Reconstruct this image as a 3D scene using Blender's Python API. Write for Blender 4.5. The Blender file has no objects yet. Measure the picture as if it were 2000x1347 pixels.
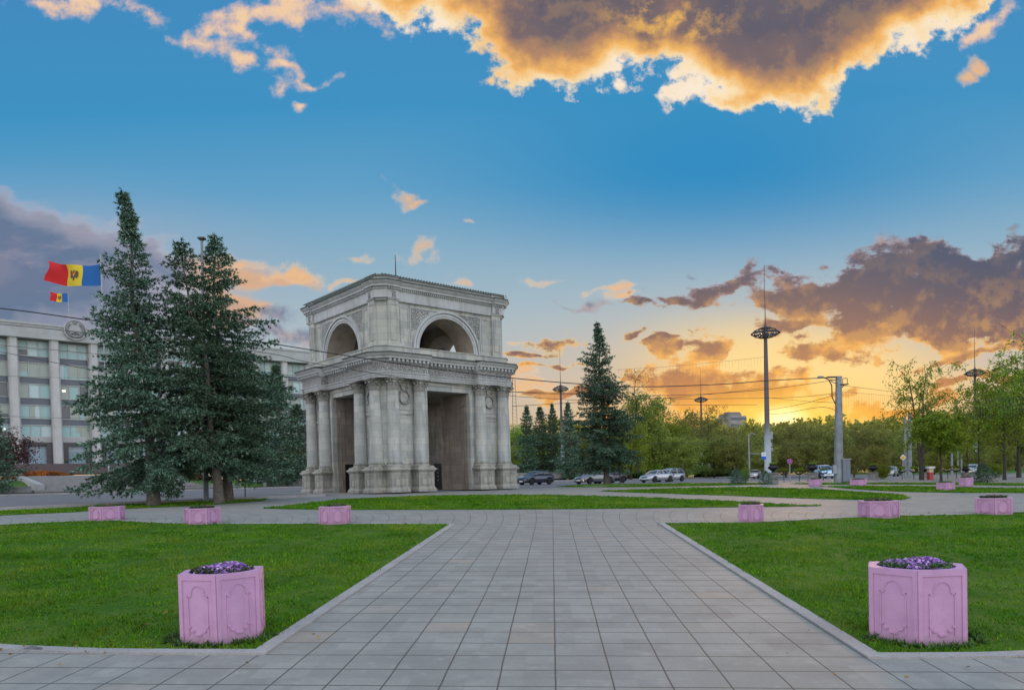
import bpy, bmesh, math, random
import numpy as np
from mathutils import Vector, Matrix
PI = math.pi
sc = bpy.context.scene
COL = sc.collection
# ------------------------------------------------------------------ camera (level plaza 2.09 m below the lens)
F, PITCH, ROLL, CY = 1462.2, -0.0249, 0.0269, 972.9
EZ = 2.09
fwd = Vector((0, math.cos(PITCH), math.sin(PITCH))); up0 = Vector((0, -math.sin(PITCH), math.cos(PITCH))); X0 = Vector((1, 0, 0))
rgt = X0*math.cos(ROLL) - up0*math.sin(ROLL); upv = X0*math.sin(ROLL) + up0*math.cos(ROLL)
cam = bpy.data.cameras.new('camera'); camo = bpy.data.objects.new('camera', cam); COL.objects.link(camo)
M = Matrix((( rgt.x, upv.x, -fwd.x, 0), (rgt.y, upv.y, -fwd.y, 0), (rgt.z, upv.z, -fwd.z, EZ), (0, 0, 0, 1)))
camo.matrix_world = M
cam.sensor_width = 36; cam.lens = F/2000*36; cam.shift_y = (CY-673.5)/2000; cam.clip_end = 6000; cam.clip_start = .1
sc.camera = camo

def ray(px, py):
    """direction (world) of a point of the photograph, scaled so that Y = 1"""
    uu = (px-1000)/F; ww = (CY-py)/F
    d = fwd + rgt*uu + upv*ww
    return d/d.y
def at(px, py, Y):
    d = ray(px, py); return Vector((d.x*Y, Y, EZ+d.z*Y))
# ------------------------------------------------------------------ terrain
AC = (-7.09, 52.17)                       # centre of the arch
YAW = 0.8608
er = (math.sin(YAW), math.cos(YAW)); el = (-math.cos(YAW), math.sin(YAW))
def te(x, y):
    dx, dy = x-AC[0], y-AC[1]
    return dx*er[0]+dy*er[1], dx*el[0]+dy*el[1]
def wt(t, e):
    return AC[0]+er[0]*t+el[0]*e, AC[1]+er[1]*t+el[1]*e
def terrain(x, y):
    p = -2.087+.0312*max(y, -40)-.0165*max(min(x, 60), -60)
    t, e = te(x, y)
    L = -.58-.0075*max(min(x+7.6, 60), -8)+.015*max(min(e, 34)-15, 0)
    k = 6.0
    m = min(p, L); z = m-math.log(math.exp(-(p-m)*k*1.2)+math.exp(-(L-m)*k*1.2))/(k*1.2)
    return z+.02+EZ
def g(px, py):
    """the point of the ground seen at a pixel of the photograph"""
    d = ray(px, py); lo, hi = 1.0, 400.0
    prev = 1.0; y = 1.0
    while y < 400:
        if EZ+d.z*y < terrain(d.x*y, y): break
        prev = y; y *= 1.02
    lo, hi = prev, y
    for _ in range(30):
        m = (lo+hi)/2
        if EZ+d.z*m < terrain(d.x*m, m): hi = m
        else: lo = m
    return (d.x*hi, hi)
def gp(px, py, dz=0):
    x, y = g(px, py); return Vector((x, y, terrain(x, y)+dz))
def gy(px, Y, dz=0):
    """ground point in the column of pixel px at depth Y"""
    py = 940
    x = ray(px, py).x*Y; return Vector((x, Y, terrain(x, Y)+dz))
# ------------------------------------------------------------------ mesh helpers
class MB:
    def __init__(s): s.v = []; s.f = []; s.m = []; s.sm = []
    def add(s, vs, fs, mi=0, smooth=False):
        o = len(s.v); s.v.extend([tuple(p) for p in vs]); s.f.extend([tuple(i+o for i in f) for f in fs]); s.m.extend([mi]*len(fs)); s.sm.extend([smooth]*len(fs))
    def box(s, c, h, rz=0, mi=0, rot=None):
        R = rot if rot is not None else Matrix.Rotation(rz, 3, 'Z')
        vs = [Vector(c)+R@Vector((sx*h[0], sy*h[1], sz*h[2])) for sx in (-1, 1) for sy in (-1, 1) for sz in (-1, 1)]
        s.add(vs, [(0,1,3,2),(4,6,7,5),(0,4,5,1),(2,3,7,6),(0,2,6,4),(1,5,7,3)], mi)
    def bx(s, x0, x1, y0, y1, z0, z1, mi=0):
        s.box(((x0+x1)/2, (y0+y1)/2, (z0+z1)/2), (abs(x1-x0)/2, abs(y1-y0)/2, abs(z1-z0)/2), 0, mi)
    def loft(s, A, B, mi=0, cap0=True, cap1=True, smooth=False):
        n = len(A); s.add(list(A)+list(B), [(i, (i+1) % n, n+(i+1) % n, n+i) for i in range(n)], mi, smooth)
        if cap0: s.add(A, [tuple(range(n-1, -1, -1))], mi)
        if cap1: s.add(B, [tuple(range(n))], mi)
    def prism(s, poly, z0, z1, mi=0):
        s.loft([(x, y, z0) for x, y in poly], [(x, y, z1) for x, y in poly], mi)
    def rings(s, rs, mi=0, smooth=True, caps=True, closed=False):
        n = len(rs[0]); vs = [p for r in rs for p in r]; fs = []
        K = len(rs)
        for k in range(K-1 if not closed else K):
            k2 = (k+1) % K
            for i in range(n): fs.append((k*n+i, k*n+(i+1) % n, k2*n+(i+1) % n, k2*n+i))
        s.add(vs, fs, mi, smooth)
        if caps and not closed:
            s.add(rs[0], [tuple(range(n-1, -1, -1))], mi); s.add(rs[-1], [tuple(range(n))], mi)
    def lathe(s, prof, c=(0, 0, 0), n=20, mi=0, smooth=True, a0=0):
        s.rings([[(c[0]+r*math.cos(a0+2*PI*i/n), c[1]+r*math.sin(a0+2*PI*i/n), c[2]+z) for i in range(n)] for r, z in prof], mi, smooth)
    def tube(s, pts, rad, n=6, mi=0, smooth=True):
        pts = [Vector(p) for p in pts]; rs = []
        if not hasattr(rad, '__len__'): rad = [rad]*len(pts)
        ref = None
        for i, p in enumerate(pts):
            d = (pts[min(i+1, len(pts)-1)]-pts[max(i-1, 0)])
            if d.length < 1e-9: d = Vector((0, 0, 1))
            d.normalize()
            if ref is None: ref = Vector((1, 0, 0)) if abs(d.x) < .8 else Vector((0, 1, 0))
            a = (ref-d*ref.dot(d)).normalized(); b = d.cross(a); ref = a
            rs.append([p+(a*math.cos(2*PI*k/n)+b*math.sin(2*PI*k/n))*rad[i] for k in range(n)])
        s.rings(rs, mi, smooth)
    def merge(s, o, Mx=None):
        vs = o.v if Mx is None else [tuple(Mx@Vector(p)) for p in o.v]
        off = len(s.v); s.v.extend(vs); s.f.extend([tuple(i+off for i in f) for f in o.f]); s.m.extend(o.m); s.sm.extend(o.sm)
    def mesh(s, name, mats, recalc=True):
        me = bpy.data.meshes.new(name); me.from_pydata(s.v, [], s.f)
        for m in (mats if isinstance(mats, (list, tuple)) else [mats]): me.materials.append(m)
        me.polygons.foreach_set('material_index', s.m); me.polygons.foreach_set('use_smooth', s.sm)
        if recalc:
            bm = bmesh.new(); bm.from_mesh(me); bmesh.ops.recalc_face_normals(bm, faces=bm.faces); bm.to_mesh(me); bm.free()
        me.update(); return me
    def build(s, name, mats, parent=None, loc=None, rz=0, recalc=True, bevel=0):
        o = bpy.data.objects.new(name, s.mesh(name, mats, recalc)); COL.objects.link(o)
        if parent is not None: o.parent = parent
        if loc is not None: o.location = loc
        o.rotation_euler = (0, 0, rz)
        if bevel:
            b = o.modifiers.new('bevel', 'BEVEL'); b.width = bevel; b.segments = 2; b.limit_method = 'ANGLE'; b.angle_limit = .6
        return o
def tri_mesh(name, V, mat, nv=3, smooth=False):
    """numpy array (n*nv,3) of separate triangles / quads -> mesh"""
    V = np.asarray(V, dtype=np.float32).reshape(-1, 3); n = len(V)//nv
    me = bpy.data.meshes.new(name); me.vertices.add(len(V)); me.vertices.foreach_set('co', V.ravel())
    me.loops.add(n*nv); me.polygons.add(n)
    me.loops.foreach_set('vertex_index', np.arange(n*nv, dtype=np.int32))
    me.polygons.foreach_set('loop_start', np.arange(0, n*nv, nv, dtype=np.int32))
    for m in (mat if isinstance(mat, (list, tuple)) else [mat]): me.materials.append(m)
    me.update(calc_edges=True); me.validate(); return me
def obj(name, me, parent=None, loc=None, rz=0):
    o = bpy.data.objects.new(name, me); COL.objects.link(o)
    if parent is not None: o.parent = parent
    if loc is not None: o.location = loc
    o.rotation_euler = (0, 0, rz); return o
def tag(o, label=None, cat=None, group=None, kind=None):
    if label: o['label'] = label
    if cat: o['category'] = cat
    if group: o['group'] = group
    if kind: o['kind'] = kind
    return o
def empty(name, loc, rz=0, label=None, cat=None, group=None, kind=None):
    o = bpy.data.objects.new(name, None); COL.objects.link(o); o.location = loc; o.rotation_euler = (0, 0, rz); o.empty_display_size = .3
    return tag(o, label, cat, group, kind)
def copy_tree(o, parent=None):
    c = o.copy(); COL.objects.link(c); c.parent = parent
    for ch in [x for x in CH.get(o.name, [])] if False else [x for x in list(COL.objects) if x.parent == o]: copy_tree(ch, c)
    return c
CH = {}
# ------------------------------------------------------------------ materials
def mat(name, col=(.5, .5, .5), rough=.7, metal=0, noise=None, bump=None, col2=None, spec=.5, extra=None, coat=0):
    m = bpy.data.materials.new(name); m.use_nodes = True; nt = m.node_tree; N = nt.nodes; Lk = nt.links
    b = N['Principled BSDF']; b.inputs['Base Color'].default_value = (*col, 1); b.inputs['Roughness'].default_value = rough; b.inputs['Metallic'].default_value = metal
    b.inputs['Specular IOR Level'].default_value = spec
    if coat: b.inputs['Coat Weight'].default_value = coat
    tc = N.new('ShaderNodeTexCoord')
    if noise:      # (scale, detail, amount) mixes col -> col2
        n = N.new('ShaderNodeTexNoise'); n.inputs['Scale'].default_value = noise[0]; n.inputs['Detail'].default_value = noise[1]; n.inputs['Roughness'].default_value = .6
        Lk.new(tc.outputs['Object'], n.inputs['Vector'])
        r = N.new('ShaderNodeMapRange'); r.inputs['From Min'].default_value = .3; r.inputs['From Max'].default_value = .7; r.inputs['To Max'].default_value = noise[2]; Lk.new(n.outputs[0], r.inputs['Value'])
        mx = N.new('ShaderNodeMix'); mx.data_type = 'RGBA'; mx.inputs['A'].default_value = (*col, 1); mx.inputs['B'].default_value = (*(col2 or tuple(c*.5 for c in col)), 1)
        Lk.new(r.outputs[0], mx.inputs['Factor']); Lk.new(mx.outputs['Result'], b.inputs['Base Color'])
    if bump:       # (scale, strength, distance)
        n2 = N.new('ShaderNodeTexNoise'); n2.inputs['Scale'].default_value = bump[0]; n2.inputs['Detail'].default_value = 6; Lk.new(tc.outputs['Object'], n2.inputs['Vector'])
        bp = N.new('ShaderNodeBump'); bp.inputs['Strength'].default_value = bump[1]; bp.inputs['Distance'].default_value = bump[2]
        Lk.new(n2.outputs[0], bp.inputs['Height']); Lk.new(bp.outputs[0], b.inputs['Normal'])
    return m
class NX:
    """tiny expression builder over shader nodes"""
    def __init__(s, nt): s.nt = nt; s.N = nt.nodes; s.L = nt.links
    def _in(s, sock, v):
        if v is None: return
        if isinstance(v, (int, float)): sock.default_value = v
        elif isinstance(v, (tuple, list)):
            try: sock.default_value = v
            except Exception: sock.default_value = (*v, 1)
        else: s.L.new(v, sock)
    def m(s, op, a, b=None, c=None, clamp=False):
        n = s.N.new('ShaderNodeMath'); n.operation = op; n.use_clamp = clamp
        s._in(n.inputs[0], a); s._in(n.inputs[1], b)
        if c is not None: s._in(n.inputs[2], c)
        return n.outputs[0]
    def vm(s, op, a, b=None, scale=None):
        n = s.N.new('ShaderNodeVectorMath'); n.operation = op; s._in(n.inputs[0], a)
        if b is not None: s._in(n.inputs[1], b)
        if scale is not None: s._in(n.inputs['Scale'], scale)
        return n.outputs['Value'] if op in ('LENGTH', 'DOT_PRODUCT', 'DISTANCE') else n.outputs[0]
    def mr(s, v, a, b, c=0, d=1, smooth=True):
        n = s.N.new('ShaderNodeMapRange'); n.interpolation_type = 'SMOOTHSTEP' if smooth else 'LINEAR'
        s._in(n.inputs['Value'], v); s._in(n.inputs['From Min'], a); s._in(n.inputs['From Max'], b); s._in(n.inputs['To Min'], c); s._in(n.inputs['To Max'], d)
        return n.outputs[0]
    def mix(s, f, a, b, mode='MIX'):
        n = s.N.new('ShaderNodeMix'); n.data_type = 'RGBA'; n.blend_type = mode
        s._in(n.inputs['Factor'], f)
        for k, v in (('A', a), ('B', b)):
            sk = [i for i in n.inputs if i.name == k and i.type == 'RGBA'][0]
            if isinstance(v, (tuple, list)): sk.default_value = (*v[:3], 1)
            else: s.L.new(v, sk)
        return [o for o in n.outputs if o.type == 'RGBA'][0]
    def ramp(s, f, stops, interp='LINEAR'):
        n = s.N.new('ShaderNodeValToRGB'); cr = n.color_ramp; cr.interpolation = interp
        while len(cr.elements) > 1: cr.elements.remove(cr.elements[-1])
        cr.elements[0].position = stops[0][0]; cr.elements[0].color = (*stops[0][1], 1)
        for p, c in stops[1:]:
            e = cr.elements.new(p); e.color = (*c, 1)
        s._in(n.inputs[0], f); return n.outputs[0]
    def noise(s, vec, scale, detail=5, rough=.55, dist=0, color=False, dim='3D'):
        n = s.N.new('ShaderNodeTexNoise'); n.noise_dimensions = dim; s._in(n.inputs['Vector'], vec); n.inputs['Scale'].default_value = scale; n.inputs['Detail'].default_value = detail
        n.inputs['Roughness'].default_value = rough; n.inputs['Distortion'].default_value = dist
        return n.outputs['Color'] if color else n.outputs[0]
    def mapping(s, vec, loc=(0, 0, 0), rot=(0, 0, 0), scale=(1, 1, 1), t='POINT'):
        n = s.N.new('ShaderNodeMapping'); n.vector_type = t; s._in(n.inputs['Vector'], vec); n.inputs['Location'].default_value = loc; n.inputs['Rotation'].default_value = rot; n.inputs['Scale'].default_value = scale
        return n.outputs[0]
def srgb(r, g_, b):
    f = lambda c: (c/255/12.92) if c/255 <= .04045 else ((c/255+.055)/1.055)**2.4
    return (f(r), f(g_), f(b))
# ------------------------------------------------------------------ render + world
sc.view_settings.view_transform = 'Standard'; sc.view_settings.look = 'None'; sc.view_settings.gamma = 1; sc.view_settings.use_curve_mapping = False
EXPO = 0.0
sc.view_settings.exposure = EXPO
sc.render.engine = 'CYCLES'
sc.cycles.max_bounces = 5; sc.cycles.diffuse_bounces = 2; sc.cycles.glossy_bounces = 2; sc.cycles.transparent_max_bounces = 8; sc.cycles.use_denoising = True
SUNP = ray(1530, 838)
s_az = math.atan2(SUNP.x, 1); s_el = math.atan2(SUNP.z, math.hypot(SUNP.x, 1))
world = bpy.data.worlds.new('World'); sc.world = world; world.use_nodes = True
wn = world.node_tree
for n in list(wn.nodes): wn.nodes.remove(n)
X = NX(wn)
out = wn.nodes.new('ShaderNodeOutputWorld'); bg = wn.nodes.new('ShaderNodeBackground'); wn.links.new(bg.outputs[0], out.inputs[0])
tcw = wn.nodes.new('ShaderNodeTexCoord'); DIR = tcw.outputs['Generated']
sx = wn.nodes.new('ShaderNodeSeparateXYZ'); wn.links.new(DIR, sx.inputs[0]); dx, dy, dz = sx.outputs
ydiv = X.m('MAXIMUM', dy, .12)
u = X.m('DIVIDE', dx, ydiv); v = X.m('DIVIDE', dz, ydiv)
cmb = wn.nodes.new('ShaderNodeCombineXYZ'); X._in(cmb.inputs[0], u); X._in(cmb.inputs[1], v); UV = cmb.outputs[0]
front = X.mr(dy, .12, .3)
def duv(px, py):
    d = ray(px, py); return d.x, d.z
# base sky : blue aloft, pale low, warm towards the sunset
elev = X.m('ARCSINE', dz)
e1 = X.m('MULTIPLY', v, 1.0)
base = X.ramp(X.mr(v, -.02, .66, 0, 1, False), [
    (0.00, srgb(206, 176, 146)), (.10, srgb(206, 186, 160)), (.22, srgb(190, 192, 190)), (.34, srgb(170, 188, 198)), (.46, srgb(142, 178, 200)), (.60, srgb(98, 162, 202)), (.76, srgb(62, 148, 198)), (1.0, srgb(66, 140, 194))])
mu = X.mr(X.vm('LENGTH', X.mapping(UV, (*duv(1400, 330), 0), (0, 0, 0), (.52, .17, 1), 'TEXTURE')), 0, 1, 1, 0)
base = X.mix(X.m('MULTIPLY', mu, .85), base, srgb(6, 136, 194))
ml = X.mr(X.vm('LENGTH', X.mapping(UV, (*duv(50, 620), 0), (0, 0, 0), (.48, .22, 1), 'TEXTURE')), 0, 1, 1, 0)
base = X.mix(X.m('MULTIPLY', ml, .8), base, srgb(178, 178, 194))
su, sv = duv(1530, 820)
def glow(rx, ry, amt, lo=0., hi=1.):
    r = X.vm('LENGTH', X.mapping(UV, (su, sv, 0), (0, 0, 0), (rx, ry, 1), 'TEXTURE'))
    return X.m('MULTIPLY', X.mr(r, lo, hi, 1, 0), amt)
base = X.mix(glow(.62, .21, .8), base, srgb(232, 188, 132))
base = X.mix(glow(.30, .13, .95), base, srgb(250, 178, 72))
base = X.mix(glow(.12, .06, 1.0), base, srgb(255, 214, 104))
base = X.mix(glow(.045, .026, 1.0), base, srgb(255, 244, 190))
# --- clouds
nz = X.noise(UV, 9, 7, .62)                                # billows
nz2 = X.noise(X.vm('ADD', UV, (3.1, 1.7, 0)), 26, 5, .62)
nzS = X.noise(X.vm('ADD', UV, (.006, -.016, 0)), 9, 7, .62)     # same field a step towards the sun
warp = X.vm('SCALE', X.vm('SUBTRACT', X.noise(UV, 7, 3, .6, color=True), (.5, .5, .5)), scale=.11)
WUV = X.vm('ADD', UV, warp)
K = 1/F
ANG = [-24, -16, -8, 0, 8, 16, 30, 60]
FR = {}
def frame(src, an):
    """coordinates rotated by an (shared by all blobs of that tilt)"""
    if an == 0: return src
    return X.mapping(src, (0, 0, 0), (0, 0, -math.radians(an)), (1, 1, 1))
def field(bl, src=None):
    r = None; fr = {}; cnt = 0
    bl = sorted(bl, key=lambda b: min(ANG, key=lambda q: abs(q-b[4]))); cur = None; cf = None; since = 0
    for cx, cy, rx, ry, rot in bl:
        an = min(ANG, key=lambda q: abs(q-rot))
        if an != cur or since >= 5:
            sv_ = WUV if r is None else X.vm('ADD', WUV, X.m('MULTIPLY', r, 1e-7))
            cf = frame(sv_, an); cur = an; since = 0
        a, b = duv(cx, cy); t = math.radians(-an); ar, br = a*math.cos(t)-b*math.sin(t), a*math.sin(t)+b*math.cos(t)
        ix, iy = 1/(rx*K), 1/(ry*K); mn = max(min(rx, ry), 42)*K
        n = wn.nodes.new('ShaderNodeVectorMath'); n.operation = 'MULTIPLY_ADD'; wn.links.new(cf, n.inputs[0]); n.inputs[1].default_value = (ix*mn, iy*mn, 0); n.inputs[2].default_value = (-ar*ix*mn, -br*iy*mn, 0)
        q = X.m('SUBTRACT', mn, X.vm('LENGTH', n.outputs[0]))
        r = q if r is None else X.m('SMOOTH_MAX', r, q, .012); since += 1
    return r
nzF = X.noise(X.mapping(UV, (1.3, 4.2, 0), (0, 0, .12), (1, 2.1, 1)), 17, 6, .64)
def nadd(f, a, b):
    f = X.m('ADD', f, X.m('MULTIPLY', X.m('SUBTRACT', nz, .5), a))
    return X.m('ADD', f, X.m('MULTIPLY', X.m('SUBTRACT', nz2, .5), b))
lit = X.mr(X.m('SUBTRACT', nz, nzS), -.05, .06)
# left dark soft bank
fC = field([(-80, 500, 420, 165, -14), (110, 480, 260, 85, -20), (300, 500, 230, 60, -22), (450, 520, 160, 34, -18), (570, 545, 90, 20, -14), (40, 590, 300, 60, 0), (180, 560, 240, 60, -8), (470, 610, 130, 50, 0)], None)
fC2 = X.m('ADD', fC, X.m('MULTIPLY', X.m('SUBTRACT', X.noise(X.mapping(UV, (0, 0, 0), (0, 0, .35), (1, 3, 1)), 7, 7, .58), .5), .085))
aC = X.mr(fC2, 0, .020)
cC = X.ramp(X.mr(fC2, 0, .10, 0, 1, False), [(0, srgb(216, 204, 208)), (.16, srgb(156, 156, 174)), (.45, srgb(98, 118, 148)), (.8, srgb(104, 118, 148)), (1, srgb(120, 128, 152))])
cC = X.mix(X.mr(X.noise(X.mapping(UV, (2, 0, 0), (0, 0, .3), (1, 3.2, 1)), 6, 6, .6), .48, .66, 0, .6), cC, srgb(164, 156, 172))
edgeC = X.mr(u, duv(330, 480)[0], duv(430, 480)[0])
cC = X.mix(X.m('MULTIPLY', edgeC, X.mr(fC2, .075, .0)), cC, srgb(246, 190, 130))
cC = X.mix(X.m('MULTIPLY', edgeC, .45), cC, srgb(206, 164, 140))
base = X.mix(X.m('MULTIPLY', aC, .95), base, cC)
# small puffs
fP = nadd(field([(800, 372, 30, 12, -30), (818, 385, 22, 9, 0), (818, 492, 24, 20, 0), (692, 492, 34, 13, 10), (918, 456, 12, 7, 0), (892, 546, 40, 9, -4), (1055, 549, 36, 8, 5), (675, 548, 50, 8, 0), (500, 500, 60, 14, -15), (575, 535, 60, 18, -15), (1190, 576, 30, 9, 0), (1012, 668, 25, 6, 0), (1020, 738, 45, 14, 0), (1040, 760, 60, 12, 0), (1910, 126, 26, 13, 0), (1880, 150, 20, 11, 0), (1445, 640, 30, 8, 0), (1180, 560, 40, 8, 10)]), .11, .10)
aP = X.mr(fP, -.006, .036); cP = X.ramp(X.mr(fP, 0, .02, 0, 1, False), [(0, srgb(236, 200, 178)), (.5, srgb(255, 214, 160)), (1, srgb(240, 190, 140))])
base = X.mix(X.m('MULTIPLY', aP, .9), base, cP)
# dark small ones low left / right
fQ = nadd(field([(545, 625, 38, 15, -15), (560, 665, 70, 18, 0), (500, 640, 40, 12, 0), (1745, 482, 40, 10, 0), (1350, 525, 20, 8, 0), (1975, 430, 20, 6, 0), (1100, 585, 36, 7, -8), (1140, 592, 40, 7, -8), (1300, 660, 24, 5, 0)]), .11, .10)
aQ = X.mr(fQ, -.006, .034); base = X.mix(X.m('MULTIPLY', aQ, .85), base, X.mix(lit, srgb(110, 120, 145), srgb(176, 160, 165)))
# right mauve banks with lit undersides
base = X.mix(X.m('MULTIPLY', X.mr(X.vm('LENGTH', X.mapping(UV, (*duv(1570, 730), 0), (0, 0, -.12), (.30, .10, 1), 'TEXTURE')), .2, 1, 1, 0), .85), base, srgb(255, 222, 148))
fD = nadd(field([(1250, 592, 60, 10, 0), (1330, 575, 80, 16, 4), (1440, 552, 85, 30, 0), (1560, 600, 130, 46, 0), (1720, 570, 190, 84, 10), (1900, 550, 280, 96, 6), (1860, 620, 300, 80, 8), (1690, 660, 130, 46, 0), (1990, 560, 160, 110, 0),
                  (1105, 672, 58, 22, 0), (1222, 665, 44, 13, 12), (1300, 692, 78, 24, 8), (1400, 672, 50, 30, 0), (1350, 765, 170, 52, 0), (1480, 752, 130, 30, -4), (1600, 702, 130, 20, -6), (1670, 716, 80, 22, -8), (1110, 725, 100, 6, 0), (1120, 772, 130, 8, 0), (1730, 795, 170, 14, 4), (1560, 640, 100, 16, 0), (1900, 702, 170, 12, 14), (1960, 745, 150, 12, 10), (1040, 700, 60, 8, 0), (1500, 800, 90, 7, 0), (1600, 775, 120, 10, 0), (1380, 808, 120, 10, 0), (1300, 661, 30, 5, 0)]), .105, .05)
fD = X.m('ADD', fD, X.m('MULTIPLY', X.m('SUBTRACT', nzF, .5), .10))
sund = X.vm('LENGTH', X.mapping(UV, (su, sv, 0), (0, 0, 0), (.42, .26, 1), 'TEXTURE'))
near = X.mr(sund, 0, 1.0, 1, 0)
aD = X.mr(fD, -.001, .012)
thick = X.mr(fD, .0, .034, 0, 1, False)
V_ = lambda y: (duv(1500, y)[1]+.02)/.30
body = X.ramp(X.mr(v, -.02, .28, 0, 1, False), [(V_(830), srgb(236, 150, 58)), (V_(770), srgb(180, 116, 82)), (V_(700), srgb(138, 100, 94)), (V_(650), srgb(112, 90, 98)), (V_(580), srgb(84, 82, 102)), (V_(500), srgb(72, 82, 108))])
rim = X.mix(X.mr(v, duv(1500, 690)[1], duv(1500, 560)[1]), srgb(255, 220, 150), srgb(150, 136, 148))
cD = X.mix(X.mr(thick, 0, .55), rim, body)
hl = X.mr(X.m('SUBTRACT', nz, nzS), -.03, .10)
cD = X.mix(X.m('MULTIPLY', hl, X.m('MULTIPLY', X.mr(v, duv(1500, 500)[1], duv(1500, 720)[1], .12, .95), X.mr(thick, .3, 1.0, 1, .45))), cD, srgb(252, 186, 96))
cD = X.mix(X.m('MULTIPLY', near, .30), cD, srgb(244, 164, 70))
base = X.mix(X.m('MULTIPLY', aD, .97), base, cD)
base = X.mix(glow(.20, .075, .80), base, srgb(255, 190, 62))
base = X.mix(glow(.115, .042, .95), base, srgb(255, 226, 110))
base = X.mix(glow(.045, .026, 1.0), base, (1.6, 1.25, .62))
# streaks of lit high cloud, upper left
fB = nadd(field([(150, -2, 90, 22, 0), (250, 18, 90, 18, -14), (380, 70, 120, 26, -22), (480, 112, 80, 24, -24), (560, 128, 50, 16, -10), (620, 152, 80, 14, 5), (520, 30, 160, 24, 0), (610, 6, 100, 30, 0), (548, 172, 26, 18, 60), (603, 194, 16, 8, 0), (700, 10, 80, 40, 0), (460, 60, 110, 26, -20), (1930, 60, 60, 16, 30), (1975, 18, 60, 26, 30)]), .08, .11)
aB = X.mr(fB, -.004, .03); cB = X.ramp(X.mr(fB, 0, .05, 0, 1, False), [(0, srgb(206, 196, 206)), (.35, srgb(238, 200, 176)), (.7, srgb(254, 214, 166)), (1, srgb(250, 196, 138))])
base = X.mix(X.m('MULTIPLY', aB, .92), base, cB)
# great cloud overhead
fA0 = field([(1085, -40, 220, 232, 0), (930, -30, 170, 118, -24), (1540, -80, 340, 270, 0), (1400, 110, 60, 60, 0), (1440, 165, 120, 34, 8), (1740, -40, 190, 140, 30), (1240, -30, 170, 160, 0), (800, -50, 160, 90, -16), (1900, -50, 150, 76, 30), (1400, 185, 60, 26, 0)])
fA = nadd(fA0, .11, .085)
aA = X.mr(fA, 0, .016)
loA = X.noise(X.vm('ADD', UV, (5, 2, 0)), 5.5, 5, .5)
tA = X.mr(X.m('ADD', X.m('ADD', X.m('MULTIPLY', fA, .6), X.m('MULTIPLY', fA0, .4)), X.m('MULTIPLY', X.m('SUBTRACT', loA, .5), .13)), .0, .135, 0, 1, False)
cA = X.ramp(tA, [(0, srgb(255, 238, 216)), (.10, srgb(255, 228, 180)), (.22, srgb(246, 184, 104)), (.36, srgb(184, 138, 104)), (.52, srgb(124, 106, 108)), (.8, srgb(98, 94, 108)), (1, srgb(104, 98, 110))])
goldA = X.m('MULTIPLY', hl, X.mr(X.vm('LENGTH', X.mapping(UV, (*duv(1300, 50), 0), (0, 0, 0), (170*K, 120*K, 1), 'TEXTURE')), 0, 1, .9, 0.14))
cA = X.mix(goldA, cA, srgb(250, 190, 92))
base = X.mix(aA, base, cA)
# --- unseen sky behind the camera: broken cloud in blue, boosted as fill light
nb = X.noise(DIR, 2.2, 7, .6)
back = X.mix(X.mr(nb, .42, .62), srgb(140, 172, 206), srgb(236, 228, 220))
backg = X.mix(X.mr(dz, 0, .6), srgb(212, 206, 204), back)
nish = wn.nodes.new('ShaderNodeTexSky'); nish.sky_type = 'NISHITA'; nish.sun_disc = False; nish.sun_elevation = s_el; nish.sun_rotation = s_az; nish.altitude = 100
BACKGAIN = 2.6
backg = X.mix(1.0, backg, (BACKGAIN, BACKGAIN*1.0, BACKGAIN*1.02), 'MULTIPLY')
allsky = X.mix(front, backg, base)
low = X.mr(dz, -.06, -.01)
allsky = X.mix(low, (.06, .065, .05), allsky)
nk = wn.nodes.new('ShaderNodeMix'); nk.data_type = 'RGBA'; nk.blend_type = 'MIX'
tot = X.mix(.05, allsky, X.mix(1.0, nish.outputs[0], (.1, .1, .1), 'MULTIPLY'))
wn.nodes.remove(nk)
wn.links.new(tot, bg.inputs['Color']); bg.inputs['Strength'].default_value = 1.0
world.cycles.sampling_method = 'MANUAL'; world.cycles.sample_map_resolution = 512
sun = bpy.data.lights.new('sun', 'SUN'); sun.energy = 3.2; sun.angle = math.radians(10); sun.color = (1, .52, .22)
suno = bpy.data.objects.new('sun', sun); COL.objects.link(suno)
suno.rotation_euler = Vector((math.sin(s_az)*math.cos(s_el), math.cos(s_az)*math.cos(s_el), math.sin(s_el))).to_track_quat('Z', 'Y').to_euler()
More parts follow.
